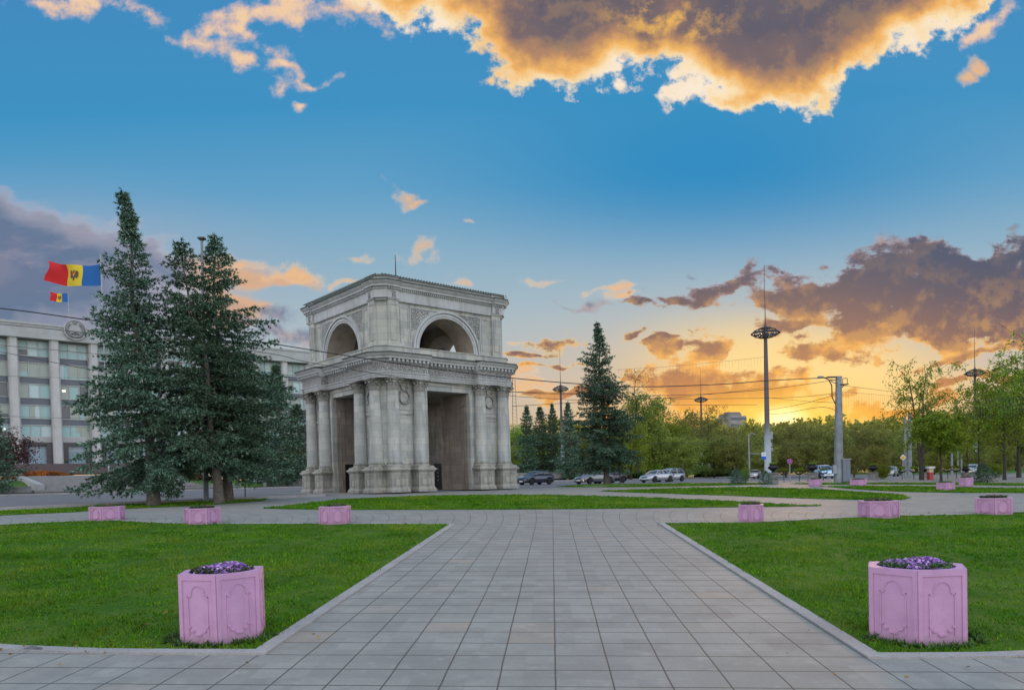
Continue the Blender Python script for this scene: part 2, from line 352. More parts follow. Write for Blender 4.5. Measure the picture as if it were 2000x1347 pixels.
# ------------------------------------------------------------------ ground materials
def m_paving():
    m = bpy.data.materials.new('concrete_paving'); m.use_nodes = True; nt = m.node_tree; X = NX(nt); b = nt.nodes['Principled BSDF']
    geo = nt.nodes.new('ShaderNodeNewGeometry'); P = geo.outputs['Position']
    R = X.mapping(P, (.02, .1, 0), (0, 0, math.radians(3.13)), (1, 1, 1))
    s_ = nt.nodes.new('ShaderNodeSeparateXYZ'); nt.links.new(R, s_.inputs[0])
    # the joints fan out where the path opens into the plaza
    yy = X.m('MAXIMUM', X.m('SUBTRACT', s_.outputs[1], 22.0), 0); k = X.m('ADD', 1, X.m('MULTIPLY', X.m('MINIMUM', X.m('MULTIPLY', yy, yy), 60), 0.006))
    xx = X.m('DIVIDE', s_.outputs[0], k)
    c = nt.nodes.new('ShaderNodeCombineXYZ'); nt.links.new(xx, c.inputs[0]); nt.links.new(s_.outputs[1], c.inputs[1])
    wob = X.vm('SCALE', X.vm('SUBTRACT', X.noise(P, 1.3, 3, .5, color=True), (.5, .5, .5)), scale=.022)
    V = X.vm('ADD', c.outputs[0], wob)
    sv_ = nt.nodes.new('ShaderNodeSeparateXYZ'); nt.links.new(V, sv_.inputs[0]); T_ = .522
    yf = s_.outputs[1]
    def joint(c, w):
        f = X.m('FRACT', X.m('DIVIDE', c, T_)); d = X.m('MULTIPLY', X.m('MINIMUM', f, X.m('SUBTRACT', 1, f)), T_); return X.mr(d, X.m('MULTIPLY', w, .45), w, 1, 0)
    jc = X.m('MULTIPLY', joint(sv_.outputs[0], .0115), X.mr(yf, 25, 31, 1, .12)); jr = joint(sv_.outputs[1], X.m('ADD', .012, X.m('MULTIPLY', X.m('MAXIMUM', X.m('SUBTRACT', yf, 8), 0), .0016)))
    JF = X.m('MAXIMUM', X.m('MULTIPLY', jc, .8), jr)
    rnd = nt.nodes.new('ShaderNodeTexWhiteNoise'); rnd.noise_dimensions = '3D'; nt.links.new(X.vm('FLOOR', X.vm('SCALE', X.vm('ADD', V, (100, 100, .3)), scale=1/T_)), rnd.inputs['Vector'])
    slab = X.ramp(rnd.outputs[0], [(0, (.228, .226, .220)), (.5, (.252, .250, .243)), (1, (.285, .282, .273))])
    # warm / stained slabs
    cell = nt.nodes.new('ShaderNodeTexWhiteNoise'); cell.noise_dimensions = '2D'
    nt.links.new(X.vm('FLOOR', X.vm('SCALE', V, scale=1/.522)), cell.inputs['Vector'])
    col = X.mix(X.mr(cell.outputs[0], .93, .98, 0, .5), slab, (.34, .27, .22))
    st = X.noise(P, .9, 6, .65); col = X.mix(X.mr(st, .42, .72, 0, .5), col, (.17, .165, .165))
    fine = X.noise(P, 34, 5, .7); col = X.mix(X.mr(fine, .3, .75, .0, .42), col, (.16, .16, .165), 'MIX')
    st2 = X.noise(X.mapping(P, (5, 5, 0), (0, 0, 0), (2.6, 2.6, 1)), 1, 5, .6); col = X.mix(X.mr(st2, .5, .72, 0, .3), col, (.34, .335, .32))
    lite = X.noise(X.vm('ADD', P, (9, 3, 0)), 4.2, 3, .6); col = X.mix(X.mr(lite, .55, .75, 0, .35), col, (.36, .355, .34))
    col = X.mix(JF, col, (.045, .043, .040)); col = X.mix(1.0, col, (1.0, .995, .925), 'MULTIPLY')
    nt.links.new(col, b.inputs['Base Color']); b.inputs['Roughness'].default_value = .78
    h = X.m('SUBTRACT', X.m('MULTIPLY', fine, .25), JF)
    bp = nt.nodes.new('ShaderNodeBump'); bp.inputs['Strength'].default_value = .6; bp.inputs['Distance'].default_value = .012; nt.links.new(h, bp.inputs['Height']); nt.links.new(bp.outputs[0], b.inputs['Normal'])
    return m
def m_simple_ground(name, c1, c2, sc_, c3=None, rough=.9, bump=.02):
    m = bpy.data.materials.new(name); m.use_nodes = True; nt = m.node_tree; X = NX(nt); b = nt.nodes['Principled BSDF']
    geo = nt.nodes.new('ShaderNodeNewGeometry'); P = geo.outputs['Position']
    col = X.mix(X.mr(X.noise(P, sc_, 6, .65), .35, .65), c1, c2)
    f = X.noise(P, sc_*18, 4, .7)
    col = X.mix(X.mr(f, .3, .75, 0, .5), col, c3 or tuple(x*.45 for x in c1))
    nt.links.new(col, b.inputs['Base Color']); b.inputs['Roughness'].default_value = rough; b.inputs['Specular IOR Level'].default_value = .15
    bp = nt.nodes.new('ShaderNodeBump'); bp.inputs['Strength'].default_value = .7; bp.inputs['Distance'].default_value = bump; nt.links.new(f, bp.inputs['Height']); nt.links.new(bp.outputs[0], b.inputs['Normal'])
    return m
MPAV = m_paving()
MSOIL = m_simple_ground('lawn_turf', (.036, .115, .005), (.085, .155, .014), 1.1, (.016, .045, .004), .95, .05)
MASPH = m_simple_ground('asphalt', (.150, .148, .155), (.185, .18, .182), .35, (.10, .10, .105), .85, .01)
MEARTH = m_simple_ground('park_earth', (.055, .125, .016), (.08, .16, .022), .3, (.03, .06, .012), .95, .05)
MKERB = m_simple_ground('kerb_concrete', (.36, .35, .345), (.29, .285, .28), 1.2, (.18, .18, .175), .85, .01)
# ------------------------------------------------------------------ ground sheets
def grid(xs, ys, dz, name, mat_, kind='structure'):
    vs = [(x, y, terrain(x, y)+dz) for y in ys for x in xs]; n = len(xs)
    fs = [(j*n+i, j*n+i+1, (j+1)*n+i+1, (j+1)*n+i) for j in range(len(ys)-1) for i in range(n-1)]
    mb = MB(); mb.add(vs, fs); o = mb.build(name, mat_, recalc=False); tag(o, kind=kind); return o
def lin(a, b, n): return [a+(b-a)*i/n for i in range(n+1)]
xs = [-2500, -900, -400, -220]+lin(-150, 150, 150)+[220, 400, 900, 2500]
ys = [-60, -30]+lin(-20, 180, 100)+[220, 300, 500, 1000, 3000]
grid(xs, ys, -.012, 'ground', MEARTH)
def sheet(poly, name, mat_, dz, step=1.0, thick=0, kind='structure', label=None):
    bm = bmesh.new(); vs = [bm.verts.new((x, y, 0)) for x, y in poly]; bm.faces.new(vs)
    x0, x1 = min(p[0] for p in poly), max(p[0] for p in poly); y0, y1 = min(p[1] for p in poly), max(p[1] for p in poly)
    def cut(no, a, b, st):
        k = math.floor(a/st)+1
        while k*st < b:
            co = (k*st, 0, 0) if no[0] else (0, k*st, 0)
            bmesh.ops.bisect_plane(bm, geom=bm.verts[:]+bm.edges[:]+bm.faces[:], plane_co=co, plane_no=no, dist=1e-5); k += 1
    cut((1, 0, 0), x0, x1, 2.0*step); cut((0, 1, 0), y0, y1, 2.0*step)
    bmesh.ops.triangulate(bm, faces=bm.faces)
    for v_ in bm.verts: v_.co.z = terrain(v_.co.x, v_.co.y)+dz
    if thick:
        r = bmesh.ops.extrude_face_region(bm, geom=bm.faces[:])
        for e in r['geom']:
            if isinstance(e, bmesh.types.BMVert): e.co.z -= thick
    bmesh.ops.recalc_face_normals(bm, faces=bm.faces)
    if not thick:
        if sum(f.normal.z for f in bm.faces) < 0: bmesh.ops.reverse_faces(bm, faces=bm.faces)
    me = bpy.data.meshes.new(name); bm.to_mesh(me); bm.free(); me.materials.append(mat_)
    o = obj(name, me); tag(o, kind=kind); return o
def catmull(pts, n=6, closed=False):
    P = [Vector((p[0], p[1])) for p in pts]; out = []; N = len(P)
    for i in range(N if closed else N-1):
        a, b, c, d = P[(i-1) % N if closed else max(i-1, 0)], P[i], P[(i+1) % N], P[(i+2) % N if closed else min(i+2, N-1)]
        for k in range(n):
            t = k/n; out.append(tuple(.5*((2*b)+(c-a)*t+(2*a-5*b+4*c-d)*t*t+(3*b-a-3*c+d)*t**3)))
    if not closed: out.append(tuple(P[-1]))
    return out
def line(pxs, smooth=True):
    pts = [g(*p) for p in pxs]
    return catmull(pts, 5) if smooth and len(pts) > 2 else pts
def area(P): return sum(P[i][0]*P[(i+1) % len(P)][1]-P[(i+1) % len(P)][0]*P[i][1] for i in range(len(P)))/2
def inset(poly, d):
    if area(poly) < 0: poly = poly[::-1]
    out = []; n = len(poly)
    for i in range(n):
        a, b, c = Vector(poly[i-1]), Vector(poly[i]), Vector(poly[(i+1) % n])
        d1 = (b-a); d2 = (c-b)
        if d1.length < 1e-4 or d2.length < 1e-4: continue
        d1.normalize(); d2.normalize(); n1 = Vector((-d1.y, d1.x)); n2 = Vector((-d2.y, d2.x)); m_ = (n1+n2)
        if m_.length < .3: m_ = n1
        m_.normalize(); k = d/max(.35, m_.dot(n1)); out.append((b.x+m_.x*k, b.y+m_.y*k))
    return out
plaza = [(-60, -4), (60, -4), (60, 20)]+[wt(105, -5.2), wt(60, -5.2), wt(12, -5.2), wt(8, -4), wt(8, 9), wt(-8, 9), wt(-8, -5.0), wt(-40, -5.0)]+[(-60, 15)]
sheet(plaza, 'paving', MPAV, 0)
road = [wt(-70, -5.15), wt(-8.1, -5.15), wt(-8.1, 9.1), wt(8.1, 9.1), wt(8.1, -4.1), wt(12, -5.35), wt(110, -5.35), wt(130, 34), wt(-70, 34)]
sheet(road, 'road', MASPH, -.004)
# lawns: (name, list of outline points in the photo)
LAWN_L = line([(878, 1024), (640, 1022.6), (362, 1022.5), (240, 1017.5), (176, 1017), (0, 1025), (-500, 1052)])+line([(-420, 1228), (0, 1259.5), (64, 1263), (192, 1268), (300, 1269.5), (499, 1270)])
LAWN_R = line([(1715, 1277), (1850, 1276.5), (2000, 1273), (2500, 1250)])+line([(2700, 985), (2300, 992), (2000, 1000), (1909, 1004), (1681, 1010), (1491, 1019), (1297, 1021.5)])
ISL_C = line([(512, 992.5), (560, 987), (620, 980), (700, 973), (850, 967.5), (1000, 966), (1150, 968), (1300, 972.5), (1440, 979), (1530, 984.5), (1606, 986.5)])+line([(1596, 988), (1500, 989.5), (1400, 990.5), (1200, 993), (1000, 994.5), (700, 995.5), (560, 994)])
ISL_R = line([(1165, 959), (1250, 955.5), (1400, 951.5), (1508, 952), (1629, 957), (1727, 963.5), (1768, 968), (1776, 971.5), (1768, 975), (1746, 977)])+line([(1746, 977), (1596, 974), (1400, 967), (1250, 962)])[1:]
STRIP_T = line([(1085, 949.5), (1200, 945.6), (1424, 943.4), (1480, 943.6)])+line([(1524, 945), (1400, 948), (1250, 950.8), (1120, 951)])
STRIP_P = line([(1600, 949.5), (1727, 948.6), (2000, 953.5), (2500, 962)])+line([(2500, 972), (2000, 962.5), (1880, 962), (1759, 960), (1660, 954.5)])
STRIP_B = line([(1545, 944.6), (1640, 942.9), (2000, 944), (2500, 950)])+line([(2500, 957), (2000, 948.5), (1727, 945.6), (1600, 946.2)])
STRIP_L = line([(522, 974), (410, 977.5), (293, 983), (0, 997.5), (-400, 1018)])+line([(-400, 1030), (0, 1006.5), (143, 1000), (200, 995.5), (297, 991), (410, 985.5), (512, 978)])
LAWNS = [('LAWN_L', LAWN_L, .14), ('LAWN_R', LAWN_R, .14), ('ISL_C', ISL_C, .05), ('ISL_R', ISL_R, .05), ('STRIP_T', STRIP_T, .0), ('STRIP_P', STRIP_P, .0), ('STRIP_B', STRIP_B, 0), ('STRIP_L', STRIP_L, .0)]
for nm, P, kw in LAWNS:
    sheet(P, 'lawn', MSOIL, .010)
# flush concrete edging of the two big lawns
def border(poly, w, dz, name, z2=.03):
    P = poly if area(poly) > 0 else poly[::-1]
    Q = inset(P, -w); 
    if len(Q) != len(P):
        P = [p for i, p in enumerate(P) if (Vector(p)-Vector(P[i-1])).length > 1e-3]; Q = inset(P, -w)
    mb = MB(); n = len(P)
    for i in range(n):
        j = (i+1) % n
        a, b, c, d = P[i], P[j], Q[j % len(Q)], Q[i % len(Q)]
        L = (Vector(b)-Vector(a)).length
        if L > 9: continue
        quad = [(a, z2), (b, z2), (c, z2), (d, z2)]
        top = [(p[0], p[1], terrain(*p)+z) for p, z in quad]; bot = [(x, y, z-.08) for x, y, z in top]
        mb.loft(bot, top, 0, cap0=False)
    o = mb.build(name, MKERB); tag(o, kind='structure'); return o
def densify(poly, st=2.5):
    out = []
    for i, p in enumerate(poly):
        q = poly[(i+1) % len(poly)]; L = (Vector(q)-Vector(p)).length; n = max(1, int(L/st)) if L < 60 else 1
        for k in range(n): out.append((p[0]+(q[0]-p[0])*k/n, p[1]+(q[1]-p[1])*k/n))
    return out
border(densify(LAWN_L), .17, 0, 'lawn_edging', .022); border(densify(LAWN_R), .17, 0, 'lawn_edging', .022)
def kerbline(pts, name, w=.16, h=.13, dz=0):
    mb = MB()
    for a, b in zip(pts[:-1], pts[1:]):
        d = (Vector(b)-Vector(a)).normalized(); n = Vector((-d.y, d.x))*w/2
        q = [(a[0]-n.x, a[1]-n.y), (b[0]-n.x, b[1]-n.y), (b[0]+n.x, b[1]+n.y), (a[0]+n.x, a[1]+n.y)]
        top = [(x, y, terrain(x, y)+h+dz) for x, y in q]; bot = [(x, y, z-h-.06) for x, y, z in top]; mb.loft(bot, top, 0, cap0=False)
    o = mb.build(name, MKERB); tag(o, kind='structure'); return o
kerbline([wt(t, -5.1) for t in lin(-40, -9, 16)], 'kerb'); kerbline([wt(t, -5.3) for t in lin(12, 108, 40)], 'kerb', h=.06); 
kerbline([wt(t, 34.1) for t in lin(-70, 120, 60)], 'kerb', h=.15, w=.2)
# pavement strip beyond the road
sheet([wt(-70, 34.2), wt(120, 34.2), wt(120, 36.4), wt(-70, 36.4)], 'pavement', MKERB, .09)
# ------------------------------------------------------------------ grass
MGR = bpy.data.materials.new('grass_blades'); MGR.use_nodes = True
_n = MGR.node_tree; XX = NX(_n); _b = _n.nodes['Principled BSDF']; _g = _n.nodes.new('ShaderNodeNewGeometry')
_c = XX.ramp(_g.outputs['Random Per Island'], [(0, (.030, .125, .003)), (.5, (.075, .205, .004)), (.9, (.135, .275, .010)), (1, (.20, .29, .03))])
_c = XX.mix(XX.mr(XX.noise(_g.outputs['Position'], .9, 6, .7), .40, .62, 0, .75), _c, (.012, .070, .003))
_c = XX.mix(XX.mr(XX.noise(_g.outputs['Position'], .45, 5, .65), .48, .68, 0, .6), _c, (.24, .32, .03))
_n.links.new(_c, _b.inputs['Base Color']); _b.inputs['Roughness'].default_value = .8; _b.inputs['Specular IOR Level'].default_value = .08
def inside(px, py, poly):
    r = np.zeros(len(px), bool); n = len(poly); j = n-1
    for i in range(n):
        xi, yi = poly[i]; xj, yj = poly[j]
        c = ((yi > py) != (yj > py)) & (px < (xj-xi)*(py-yi)/((yj-yi) if yj != yi else 1e-9)+xi); r ^= c; j = i
    return r
terr_v = np.vectorize(terrain)
def vnoise(x, y, s, seed):
    rng = np.random.RandomState(seed); G = rng.rand(64, 64); a = x/s; b = y/s; i = np.floor(a).astype(int); j = np.floor(b).astype(int); fa = a-i; fb = b-j
    fa = fa*fa*(3-2*fa); fb = fb*fb*(3-2*fb); q = lambda m_, n_: G[m_ % 64, n_ % 64]
    return (q(i, j)*(1-fa)+q(i+1, j)*fa)*(1-fb)+(q(i, j+1)*(1-fa)+q(i+1, j+1)*fa)*fb
def grass(poly, dens_fn, hmul, seed, avoid=()):
    rng = np.random.RandomState(seed); P = np.array(poly); x0, y0 = P.min(0); x1, y1 = P.max(0)
    x0, x1 = max(x0, -46), min(x1, 60); y1 = min(y1, 110)
    N = int((x1-x0)*(y1-y0)*420); N = min(N, 2500000)
    x = rng.uniform(x0, x1, N); y = rng.uniform(y0, y1, N); dn = N/((x1-x0)*(y1-y0))
    vis = np.abs(x) < y*.74+2
    k = vis & (rng.rand(N) < dens_fn(y)/dn); x, y = x[k], y[k]
    k = inside(x, y, poly); x, y = x[k], y[k]
    pat = vnoise(x, y*.6, .8, seed+1)*.5+vnoise(x, y*.7, .25, seed+2)*.5
    k = rng.rand(len(x)) < .12+1.5*pat; x, y, pat = x[k], y[k], pat[k]
    z = terr_v(x, y)+.008; n = len(x)
    B = 4   # blades per tuft
    X_ = np.repeat(x, B)+rng.normal(0, .02, n*B)*np.repeat(1+y*.05, B); Y_ = np.repeat(y, B)+rng.normal(0, .02, n*B)*np.repeat(1+y*.05, B); Z_ = np.repeat(z, B)
    h = np.repeat((.012+.062*pat**1.4)*hmul, B)*rng.uniform(.6, 1.3, n*B); w = .0022+.0009*np.repeat(y, B)*.55
    a = rng.uniform(0, 2*PI, n*B); ln = rng.uniform(.2, 1.0, n*B)*h; la = rng.uniform(0, 2*PI, n*B)
    # keep blades turned roughly side-on to every viewer: random azimuth
    V = np.zeros((n*B, 3, 3), np.float32)
    V[:, 0] = np.stack([X_-np.cos(a)*w, Y_-np.sin(a)*w, Z_], 1); V[:, 1] = np.stack([X_+np.cos(a)*w, Y_+np.sin(a)*w, Z_], 1)
    V[:, 2] = np.stack([X_+np.cos(la)*ln, Y_+np.sin(la)*ln, Z_+h], 1)
    return V.reshape(-1, 3)
if not globals().get('NOGRASS'):
    def D1(y): return np.clip(4300/np.maximum(y, 5)**1.25, 8, 420)
    parts = []
    for i, (nm, P, kw) in enumerate(LAWNS):
        parts.append(grass(P, D1, 1.0 if i < 2 else 1.5, 11+7*i))
    V = np.concatenate(parts); o = obj('grass', tri_mesh('grass', V, MGR)); tag(o, kind='stuff'); print('GRASS tris', len(V)//3)

    rngl = np.random.RandomState(77); pts = []
    for P in (LAWN_L, LAWN_R):
        Q = [p for p in P if abs(p[0]) < p[1]*.8+2 and p[1] < 25]
        for _ in range(70):
            p = Q[rngl.randint(len(Q))]; pts.append((p[0]+rngl.normal(0, .9), p[1]+rngl.normal(0, .9)))

# ------------------------------------------------------------------ stone materials
def m_stone(name, c1, c2, c3, blocks=True, relief=0, sc_=1.0, stain=.6):
    m = bpy.data.materials.new(name); m.use_nodes = True; nt = m.node_tree; X = NX(nt); b = nt.nodes['Principled BSDF']
    tc = nt.nodes.new('ShaderNodeTexCoord'); P = tc.outputs['Object']
    col = X.mix(X.mr(X.noise(P, .55*sc_, 6, .65), .36, .64), c1, c2)
    if blocks:
        s_ = nt.nodes.new('ShaderNodeSeparateXYZ'); nt.links.new(P, s_.inputs[0])
        cmb = nt.nodes.new('ShaderNodeCombineXYZ'); nt.links.new(X.m('ADD', s_.outputs[0], s_.outputs[1]), cmb.inputs[0]); nt.links.new(s_.outputs[2], cmb.inputs[1])
        br = nt.nodes.new('ShaderNodeTexBrick'); nt.links.new(cmb.outputs[0], br.inputs['Vector']); br.inputs['Scale'].default_value = 1; br.inputs['Brick Width'].default_value = .9; br.inputs['Row Height'].default_value = .42
        br.inputs['Mortar Size'].default_value = .008; br.inputs['Color1'].default_value = (1.16, 1.13, 1.06, 1); br.inputs['Color2'].default_value = (.76, .78, .80, 1); br.inputs['Mortar'].default_value = (.55, .53, .50, 1)
        col = X.mix(.75, col, br.outputs['Color'], 'MULTIPLY')
    # rain streaks and grime
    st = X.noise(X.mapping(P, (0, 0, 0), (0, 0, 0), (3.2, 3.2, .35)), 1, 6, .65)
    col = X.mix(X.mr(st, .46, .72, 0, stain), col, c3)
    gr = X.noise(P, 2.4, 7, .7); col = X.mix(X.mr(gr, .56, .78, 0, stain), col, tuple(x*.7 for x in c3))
    if relief:
        # carved ornament: deep scrolls
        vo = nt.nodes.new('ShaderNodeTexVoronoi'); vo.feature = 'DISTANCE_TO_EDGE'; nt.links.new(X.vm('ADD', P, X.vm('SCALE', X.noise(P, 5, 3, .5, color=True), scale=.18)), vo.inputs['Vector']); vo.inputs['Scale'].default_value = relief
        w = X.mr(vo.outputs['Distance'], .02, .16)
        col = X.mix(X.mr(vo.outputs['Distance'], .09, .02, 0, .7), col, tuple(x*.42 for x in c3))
        h = X.m('MULTIPLY', w, 1)
        bp = nt.nodes.new('ShaderNodeBump'); bp.inputs['Strength'].default_value = .9; bp.inputs['Distance'].default_value = .05; nt.links.new(h, bp.inputs['Height'])
    else:
        h = X.m('ADD', X.noise(P, 9, 6, .7), X.m('MULTIPLY', X.noise(P, 40, 4, .7), .3))
        bp = nt.nodes.new('ShaderNodeBump'); bp.inputs['Strength'].default_value = .45; bp.inputs['Distance'].default_value = .03; nt.links.new(h, bp.inputs['Height'])
    nt.links.new(bp.outputs[0], b.inputs['Normal'])
    nt.links.new(col, b.inputs['Base Color']); b.inputs['Roughness'].default_value = .85; b.inputs['Specular IOR Level'].default_value = .25
    return m
MST = m_stone('limestone', (.46, .475, .45), (.37, .38, .355), (.18, .175, .155))
MCOL = m_stone('column_limestone', (.49, .51, .49), (.38, .395, .375), (.21, .205, .18), stain=.5)
MPED = m_stone('weathered_limestone', (.36, .36, .325), (.28, .28, .25), (.095, .09, .08), stain=.8)
MTRIM = m_stone('pale_moulding_stone', (.48, .50, .50), (.40, .415, .41), (.24, .24, .225), blocks=False, stain=.5)
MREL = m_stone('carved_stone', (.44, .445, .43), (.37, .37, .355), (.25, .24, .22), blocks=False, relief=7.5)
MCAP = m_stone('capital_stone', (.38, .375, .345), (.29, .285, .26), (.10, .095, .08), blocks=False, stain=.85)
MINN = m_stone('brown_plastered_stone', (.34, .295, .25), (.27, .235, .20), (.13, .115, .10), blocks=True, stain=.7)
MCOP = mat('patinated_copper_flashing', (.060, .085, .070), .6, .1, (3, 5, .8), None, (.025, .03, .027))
MDOOR = mat('black_iron_door', (.012, .012, .013), .4, .5)
MDARK = mat('dark_metal', (.03, .03, .033), .45, .6)
# ------------------------------------------------------------------ the arch, local frame: x along er, y along el
ZB = -.578+EZ
ARCH = empty('triumphal_arch', (AC[0], AC[1], ZB), PI/2-YAW, 'pale limestone triumphal arch with paired columns and open arched upper storey', 'arch')
A = 4.96; R4 = [Matrix.Rotation(k*PI/2, 4, 'Z') for k in range(4)]
def plan(off, h=1.95, step=.0, c=.42):
    AA = A+off; cc = c+.586*max(off, 0); P = []
    for k in range(4):
        f = [(-(AA-cc), -AA)]
        if step: f += [(-h, -AA), (-h, -(AA-step)), (h, -(AA-step)), (h, -AA)]
        f += [(AA-cc, -AA)]
        P += [tuple((R4[k]@Vector((x, y, 0)))[:2]) for x, y in f]
    return P
def pl3(P, z): return [(x, y, z) for x, y in P]
def stack(mb, prof, h=1.95, step=0, mi=0):
    for (o0, z0), (o1, z1) in zip(prof[:-1], prof[1:]):
        if abs(o0-o1) < 1e-6 and abs(z0-z1) < 1e-6: continue
        mb.loft(pl3(plan(o0, h, step), z0), pl3(plan(o1, h, step), z1), mi, cap0=False, cap1=False)
    o, z = prof[0]; P = plan(o, h, step)
    mb.add(pl3(P, z), [tuple(range(len(P)-1, -1, -1))], mi); o, z = prof[-1]; P = plan(o, h, step); mb.add(pl3(P, z), [tuple(range(len(P)))], mi)
RO = 1.66; ZO = 6.36
# lower storey: four piers + ceiling slab + lintels
w = MB()
PA = A-.12
for k in range(4):
    # pier in the corner (-,-) with a chamfered outer corner
    P = [(-PA, -RO), (-PA, -(PA-.35)), (-(PA-.35), -PA), (-RO, -PA), (-RO, -RO)]
    P = [tuple((R4[k]@Vector((x, y, 0)))[:2]) for x, y in P]; w.prism(P, 0, 6.95)
w.build('wall', MST, ARCH)
w = MB()
for k in range(4):
    m_ = MB(); m_.bx(-RO-.0, RO+.0, -(PA-.6), -RO, ZO, 6.94); w.merge(m_, R4[k])
w.bx(-RO, RO, -RO, RO, ZO+.12, 6.94); 
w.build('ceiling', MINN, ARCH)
for k in range(4):
    m_ = MB(); m_.bx(-RO, RO, -(PA-.03), -(PA-.605), ZO-.01, 6.94); m_.bx(-RO, RO, -(PA+.02), -(PA-.03), ZO+.3, ZO+.36); q = MB(); q.merge(m_, R4[k]); q.build('lintel', MST, ARCH)
# brown linings of the passage walls, with framed panels
w = MB()
for k in range(4):
    m_ = MB()
    for sx in (-1, 1):
        x = sx*(RO-.012)
        m_.box((x, -(RO+1.5), 3.18), (.012, 1.42, 3.17))
        fr = sx*(RO-.05)
        for y0, y1, z0, z1 in ((-(RO+2.7), -(RO+2.62), .4, 5.6), (-(RO+.38), -(RO+.3), .4, 5.6), (-(RO+2.7), -(RO+.3), 5.52, 5.6)):
            m_.bx(x-sx*.05, x-sx*.0, y0, y1, z0, z1)
    w.merge(m_, R4[k])
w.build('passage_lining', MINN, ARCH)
# doors: solved from where the sight line meets the passage walls
def local(p): 
    t, e = te(p[0], p[1]); return t, e
def hit_plane(px, axis, val):
    d = ray(px, 930); o = te(0, 0); dd = (d.x*er[0]+d.y*er[1], d.x*el[0]+d.y*el[1])
    s_ = (val-o[axis])/dd[axis]; return o[1-axis]+dd[1-axis]*s_
dx0, dx1 = sorted((hit_plane(848, 1, RO), hit_plane(860.5, 1, RO)))
m_ = MB(); m_.bx(dx0, dx1, RO-.035, RO-.06, .05, 1.86); 
for xx_ in (dx0-.05, dx1+.0): m_.bx(xx_, xx_+.05, RO-.03, RO-.075, .0, 1.92)
m_.bx(dx0-.05, dx1+.05, RO-.03, RO-.08, 1.86, 1.93)
for q in range(4): m_.box(((dx0+dx1)/2, RO-.065, .7+q*.28), (.04, .012, .04), mi=1)
m_.build('door', [MDOOR, MTRIM], ARCH)
dx0, dx1 = sorted((hit_plane(675.5, 1, RO), hit_plane(690, 1, RO)))
print('door', dx0, dx1)
m_ = MB(); m_.bx(dx0, dx1, RO-.035, RO-.06, .05, 1.86); m_.bx(dx0-.05, dx1+.05, RO-.03, RO-.08, 1.86, 1.93)
for xx_ in (dx0-.05, dx1): m_.bx(xx_, xx_+.05, RO-.03, RO-.075, 0, 1.92)
m_.build('door', [MDOOR], ARCH)
# outer face panels between the paired columns + wreaths
p1, p2 = 4.32, 2.41
def face_part(fn, name, mat_, faces=(0, 3, 1, 2)):
    for k in faces:
        for s in (-1, 1):
            w = MB(); m_ = MB(); fn(m_, s); w.merge(m_, R4[k]); w.build(name, mat_, ARCH)
def f_panels(m_, s):
    if 1:
        cx = s*(p1+p2)/2; y = -(PA)
        def fr(x0, x1, z0, z1, t=.06):
            m_.bx(x0, x1, y-.035, y, z1-t, z1); m_.bx(x0, x1, y-.035, y, z0, z0+t); m_.bx(x0, x0+t, y-.035, y, z0+t, z1-t); m_.bx(x1-t, x1, y-.035, y, z0+t, z1-t)
        fr(cx-.5, cx+.5, 5.05, 6.55); m_.bx(cx-.55, cx+.55, y-.09, y, 4.83, 4.95); m_.bx(cx-.5, cx+.5, y-.05, y, 4.76, 4.83)
        fr(cx-.5, cx+.5, 1.75, 4.6, .05)
        # edge strips beside the opening
        m_.bx(s*(RO+.02), s*(RO+.24), y-.06, y, .0, 6.3)
face_part(f_panels, 'wall_moulding', MST)
def wreath(cx, y, z):
    m_ = MB(); n = 26; R_ = .36; rs = []
    for i in range(n):
        a = 2*PI*i/n; rr = .062*(1+.32*(i % 2)); c = Vector((cx+R_*math.cos(a), y-.05, z+R_*1.12*math.sin(a)))
        rd = Vector((math.cos(a), 0, math.sin(a))); rs.append([c+rd*rr*math.cos(2*PI*j/6)+Vector((0, -1, 0))*rr*math.sin(2*PI*j/6) for j in range(6)])
    m_.rings(rs, 0, True, False, True)
    for s in (-1, 1): m_.tube([(cx+s*.12, y-.05, z+.42), (cx+s*.26, y-.08, z+.6), (cx+s*.2, y-.04, z+.72)], .03, 5)
    return m_
for k in (0, 3):
    for s in (-1, 1):
        o = MB(); o.merge(wreath(s*(p1+p2)/2, -PA, 5.85), R4[k]); o.build('wreath', MREL, ARCH)
# ---- column (mesh shared): pedestal, base, shaft, capital
def pedestal_mb(hw=.57):
    m_ = MB()
    def sq(a, z): return [(-a, -a, z), (a, -a, z), (a, a, z), (-a, a, z)]
    prof = [(hw+.10, 0), (hw+.10, .16), (hw+.05, .22), (hw, .30), (hw, 1.20), (hw+.04, 1.26), (hw+.10, 1.33), (hw+.13, 1.36), (hw+.13, 1.44), (hw+.02, 1.47), (hw+.02, 1.56)]
    for (a, z), (b, z2) in zip(prof[:-1], prof[1:]): m_.loft(sq(a, z), sq(b, z2), 0, False, False)
    m_.add(sq(prof[-1][0], 1.56), [(0, 1, 2, 3)])
    for k in range(4):
        q = MB(); y = -hw
        for x0, x1, z0, z1 in ((-.36, .36, 1.05, 1.09), (-.36, .36, .42, .46), (-.36, -.32, .46, 1.05), (.32, .36, .46, 1.05)): q.bx(x0, x1, y-.03, y+.001, z0, z1)
        m_.merge(q, R4[k])
    return m_
